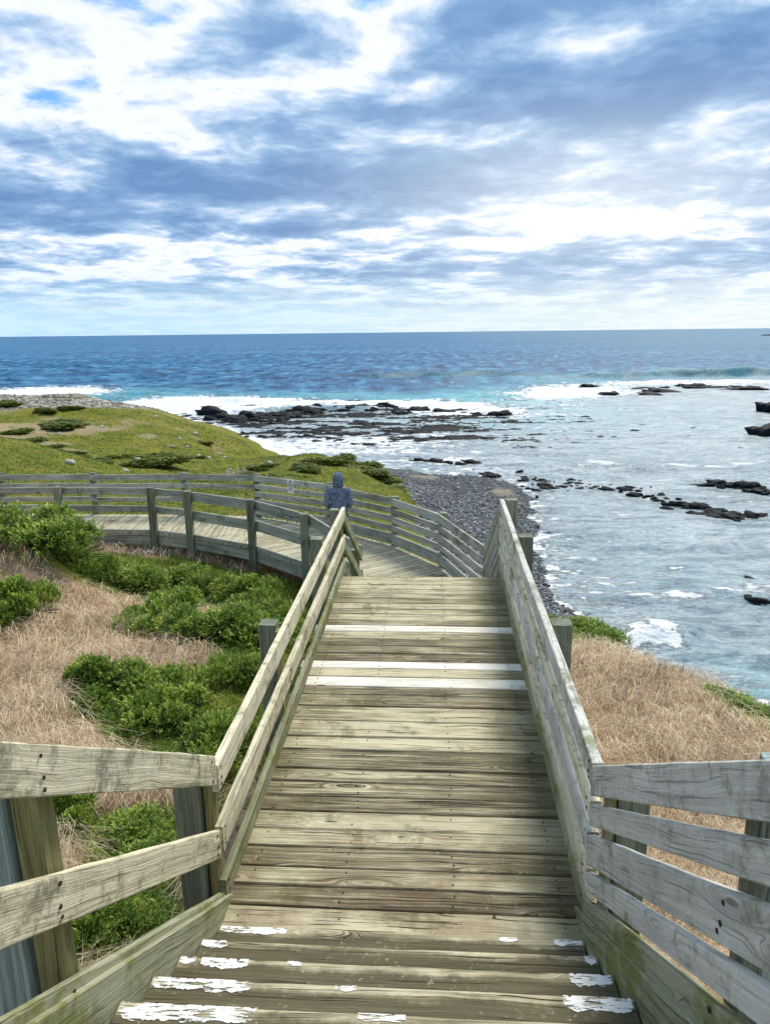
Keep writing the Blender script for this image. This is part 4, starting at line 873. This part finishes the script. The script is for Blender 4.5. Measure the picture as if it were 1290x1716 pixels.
# distinct big ones
for px, py, wp, hz, lb in [(365, 694, 62, 1.6, 'long black rock mass at the left end of the surf-side reef, against the hill'), (415, 701, 50, 1.3, 'black rock shelf second from the left in the surf-side reef'), (500, 690, 34, 1.4, 'black rock lump in the middle of the surf-side reef'), (585, 686, 52, 1.5, 'black rock ridge near the right end of the surf-side reef'),
                           (640, 684, 62, 1.6, 'longest black rock ridge, right end of the surf-side reef'), (465, 700, 30, 1.3, 'black rock lump between the shelf and the middle of the surf-side reef'), (835, 696, 40, 1.0, 'flat black rock lying alone right of the reef'), (1112, 656, 72, 1.2, 'large flat black rock slab in the white surf, centre of the right reef'), (1100, 661, 50, .9, 'thin black ledge in front of the large slab in the right surf'),
                           (985, 648, 40, .9, 'black slab at the left end of the right reef in the surf'), (1020, 661, 34, .9, 'small curved black slab in the white surf left of the large slab'), (1180, 648, 80, .7, 'long thin black ledge right of the large surf slab'), (1255, 652, 70, .8, 'black ledge at the right frame edge in the far surf'),
                           (1290, 690, 44, 2.6, 'tall black rock cut by the right frame edge, upper one of two'), (1288, 728, 62, 2.2, 'wide black rock cut by the right frame edge, lower one of two'), (1240, 816, 44, 1.3, 'largest black rock in the cluster by the right frame edge, mid bay'),
                           (1262, 1006, 46, 1.0, 'black rock awash near the right frame edge above the foreground fence'), (1257, 969, 22, .9, 'small black rock awash just above its larger neighbour at the right'), (788, 775, 30, 1.2, 'dark rock off the outer edge of the sandbar'), (752, 736, 30, .8, 'black elongated rock alone in the shallow water past the sandbar')]:
    rk(px, py, wp, lb, None, .5, hz)
chain([(345, 702), (470, 705), (520, 688), (680, 688), (760, 692), (870, 700)], 55, 10, 42, 4, 'black rock among many in the reef just inside the surf line', 'black rocks of the surf-side reef', 1.2)
chain([(400, 728), (540, 732), (640, 718), (740, 735), (780, 725)], 62, 6, 26, 9, 'small black rock poking from the shallow flats behind the reef', 'rocks on the shallow flats', .8)
chain([(1070, 650), (1290, 650)], 20, 10, 40, 4, 'thin black rock in the far right surf', 'rocks of the right-hand surf ledge', .7)
chain([(690, 772), (760, 776), (830, 800)], 24, 8, 28, 3, 'dark rock lining the outer edge of the sandbar', 'rocks along the sandbar edge', 1.0)
chain([(872, 790), (900, 815), (960, 812), (1060, 824), (1120, 842), (1160, 852)], 105, 5, 30, 8, 'dark rock in the broken line crossing the bay from the beach tip', 'rocks in the line crossing the bay', 1.0)
chain([(1190, 812), (1285, 825)], 18, 14, 42, 4, 'black rock in the upper cluster at the right of the bay', 'rocks of the upper right bay cluster', 1.1)
chain([(1140, 848), (1215, 868), (1290, 862)], 24, 14, 48, 6, 'black rock in the lower cluster at the right of the bay', 'rocks of the lower right bay cluster', 1.0)
chain([(868, 830), (885, 870), (890, 900)], 20, 4, 14, 8, 'small dark rock in the shallows beside the beach tip', 'small rocks beside the beach tip', .9)
chain([(893, 955), (905, 1000), (925, 1030)], 34, 4, 15, 6, 'dark cobble at the water edge below the deck fence', 'cobbles at the foot of the cliff', 1.0)
chain([(900, 690), (1250, 745)], 9, 4, 14, 22, 'tiny dark rock breaking the surface of the open bay', 'tiny rocks in the open bay', .6)
rk(1284, 562, 22, 'tiny dark islet far out near the horizon at the right frame edge', None, .5, 3.0)
chain([(350, 712), (480, 718), (620, 708), (760, 704), (860, 708)], 60, 4, 22, 8, 'little black rock among the foam in the middle of the reef shelf', 'little rocks on the reef shelf', .8)
RKL.sort(key=lambda q: -q[0])
for q in RKL[:292]: rock(*q[1])
Vs = []; Fs = []; nv_ = 0     # the many smallest ones, past counting, as one mass
for _, (x0, y0, z0_, sx, sy, sz, rz, me_, _l, _g) in RKL[292:]:
    co = np.empty(len(me_.vertices)*3, 'f'); me_.vertices.foreach_get('co', co); co = co.reshape(-1, 3)*[sx, sy, sz]
    ca, sa_ = math.cos(rz), math.sin(rz); co = np.c_[co[:, 0]*ca-co[:, 1]*sa_+x0, co[:, 0]*sa_+co[:, 1]*ca+y0, co[:, 2]+z0_]
    fi = np.empty(len(me_.loops), 'i'); me_.loops.foreach_get('vertex_index', fi); Vs.append(co); Fs.append(fi.reshape(-1, 3)+nv_); nv_ += len(co)
tag(put('small_rocks', np_mesh('small_rocks', np.vstack(Vs), np.vstack(Fs)), M['rock']), 'countless little dark rocks strewn through the shallows between the larger ones', 'rocks', kind='stuff')
# the low reef between them, awash
x = np.linspace(-62, 34, 560); y = np.linspace(118, 205, 330); xx, yy = np.meshgrid(x, y, indexing='ij'); fx, fy = xx.ravel(), yy.ravel()
e_ = ell(fx, fy, [pz(*a) for a in [(430, 700, 80, 7, 1), (600, 690, 90, 7, 1.0), (520, 716, 140, 9, .75), (740, 722, 90, 10, .75), (820, 700, 70, 5, .7), (650, 736, 110, 6, .75), (450, 728, 80, 6, .6)]])
zr = -1.02+np.clip(e_, 0, 1)*.40+1.25*fbm(fx*.33, fy, .42, 4)+.85*(fbm(fx*.6, fy, 1.4, 3)-.5)
i_ = (np.arange(559)[:, None]*330+np.arange(329)[None]).ravel(); F = np.stack([i_, i_+330, i_+331, i_+1], 1)
hi_ = zr[F].max(1) > -.55; inl = np.isin(np.arange(len(fx)), F[hi_])
mp = np.cumsum(inl)-1; F = mp[F[hi_]]
tag(put('reef', np_mesh('reef', np.c_[fx, fy, SEA+zr][inl], F), M['rock']), 'broken black rock platform awash behind the surf line', 'reef', kind='stuff')

# ================================================================== PERSON
def skin(name, chains, mat, parent, sub=2, root=0):
    """chains: list of (list of (x,y,z,r)); first vertex of a chain may be an int (index to branch from)"""
    V = []; E = []; rad = []
    for ch in chains:
        prev = None
        for q in ch:
            if isinstance(q, int): prev = q; continue
            V.append(q[:3]); rad.append(q[3] if len(q) == 4 else (q[3], q[4]));
            if prev is not None: E.append((prev, len(V)-1))
            prev = len(V)-1
    me = bpy.data.meshes.new(name); me.from_pydata(V, E, []); o = bpy.data.objects.new(name, me); C.objects.link(o); o.parent = parent
    sm = o.modifiers.new('skin', 'SKIN'); sm.use_smooth_shade = True; sm.branch_smoothing = .3; ss = o.modifiers.new('sub', 'SUBSURF'); ss.levels = ss.render_levels = sub
    for k, r in enumerate(rad):
        sv = me.skin_vertices[0].data[k]; sv.radius = (r, r) if not isinstance(r, tuple) else r; sv.use_root = (k == root)
    me.materials.append(mat); return o
def cloth(name, col):
    mt, T = newmat(name); g = T.n('ShaderNodeTexCoord').outputs['Object']; n = T.noise(g, 9, 3, .6, 1.2); n2 = T.noise(g, 160, 3, .6)
    finish(T, T.mix(T.mr(n, .3, .7), tuple(x*.7 for x in col), tuple(x*1.2 for x in col)), .95, T.add(n, T.mul(n2, .1)), 1.0, .06, .1); return mt
M['skin'] = flat('skin', (.50, .32, .24), .6, var=.08); M['hoody'] = cloth('blue_hooded_jacket', (.17, .225, .32)); M['hood2'] = cloth('hood_fabric', (.13, .18, .25))
M['trim'] = flat('grey_trim', (.36, .42, .50), .9); M['trous'] = flat('dark_trousers', (.015, .017, .022), .9); M['shoe'] = flat('black_shoe', (.012, .012, .014), .6)
ph = aty(566, 797, 15.0); pz0 = ZW
pe = empty('person', (ph[0]+.0, 15.0, pz0), 'person seen from behind in blue hooded jacket and dark trousers on the lower walkway', 'person', None, R(6))
# local: facing +Y, x right
body = [[(0, 0, .95, .13, .11), (0, .01, 1.10, .14, .105), (0, .02, 1.28, .155, .11), (0, .0, 1.42, .12, .085), (0, .01, 1.50, .055), (0, .035, 1.56, .07), (0, .04, 1.64, .088), (0, .035, 1.715, .055)]]
for s in (-1, 1):
    body.append([0, (s*.09, 0, .88, .085), (s*.10, .02, .50, .06), (s*.105, -.02, .12, .04), (s*.11, .07, .05, .038), (s*.115, .15, .035, .03)])
    sh = len(sum([[q for q in ch if not isinstance(q, int)] for ch in body], []))
    body.append([3, (s*.17, .0, 1.42, .055), (s*.235, -.03, 1.16, .043), (s*.14, .20, 1.06, .032), (s*.10, .26, 1.06, .022, .034), (s*.075, .30, 1.055, .018, .034)])
    hv = sh+4
    for f_ in range(4):
        zf = 1.085-.020*f_; L = (.070, .080, .075, .058)[f_]; body.append([hv, (s*.055, .315, zf, .0095), (s*(.055-L*.4), .325, zf, .0085), (s*(.055-L*.75), .305, zf-.003, .0075)])
    body.append([hv-1, (s*.095, .262, 1.10, .011), (s*.07, .275, 1.115, .009)])
skin('body', body, M['skin'], pe)
jk = [[(0, 0, .84, .185, .145), (0, 0, .93, .19, .15), (0, .005, 1.10, .175, .14), (0, .015, 1.28, .19, .145), (0, .0, 1.41, .165, .115), (0, .01, 1.49, .09)]]
for s in (-1, 1): jk.append([4, (s*.185, -.005, 1.405, .078), (s*.222, -.02, 1.28, .068), (s*.245, -.03, 1.14, .062), (s*.215, .08, 1.06, .056), (s*.15, .20, 1.055, .046)])
skin('jacket', jk, M['hoody'], pe)
pe.scale = (1.05, 1.05, 1.05)
hd = skin('hood', [[(0, -.01, 1.43, .13, .12), (0, .0, 1.52, .118, .12), (0, .02, 1.64, .118, .13), (0, .02, 1.72, .095, .10), (0, .01, 1.765, .05)]], M['hood2'], pe)
for s in (-1, 1):
    skin('trouser_leg', [[(s*.075, 0, .92, .115), (s*.098, .01, .72, .098), (s*.10, .02, .50, .078), (s*.105, -.01, .28, .068), (s*.108, -.01, .09, .062)]], M['trous'], pe)
    skin('shoe', [[(s*.11, -.03, .05, .045, .045), (s*.112, .06, .045, .045, .05), (s*.118, .16, .035, .03, .045)]], M['shoe'], pe)
hem = MB()
for k in range(24):
    a, b = k*math.pi/12, (k+1)*math.pi/12
    hem.beam((.192*math.cos(a), .152*math.sin(a), .87), (.192*math.cos(b), .152*math.sin(b), .87), (0, 0, 1), .055, .012, c=.002)
o = hem.build('jacket_hem', M['hood2']); o.parent = pe
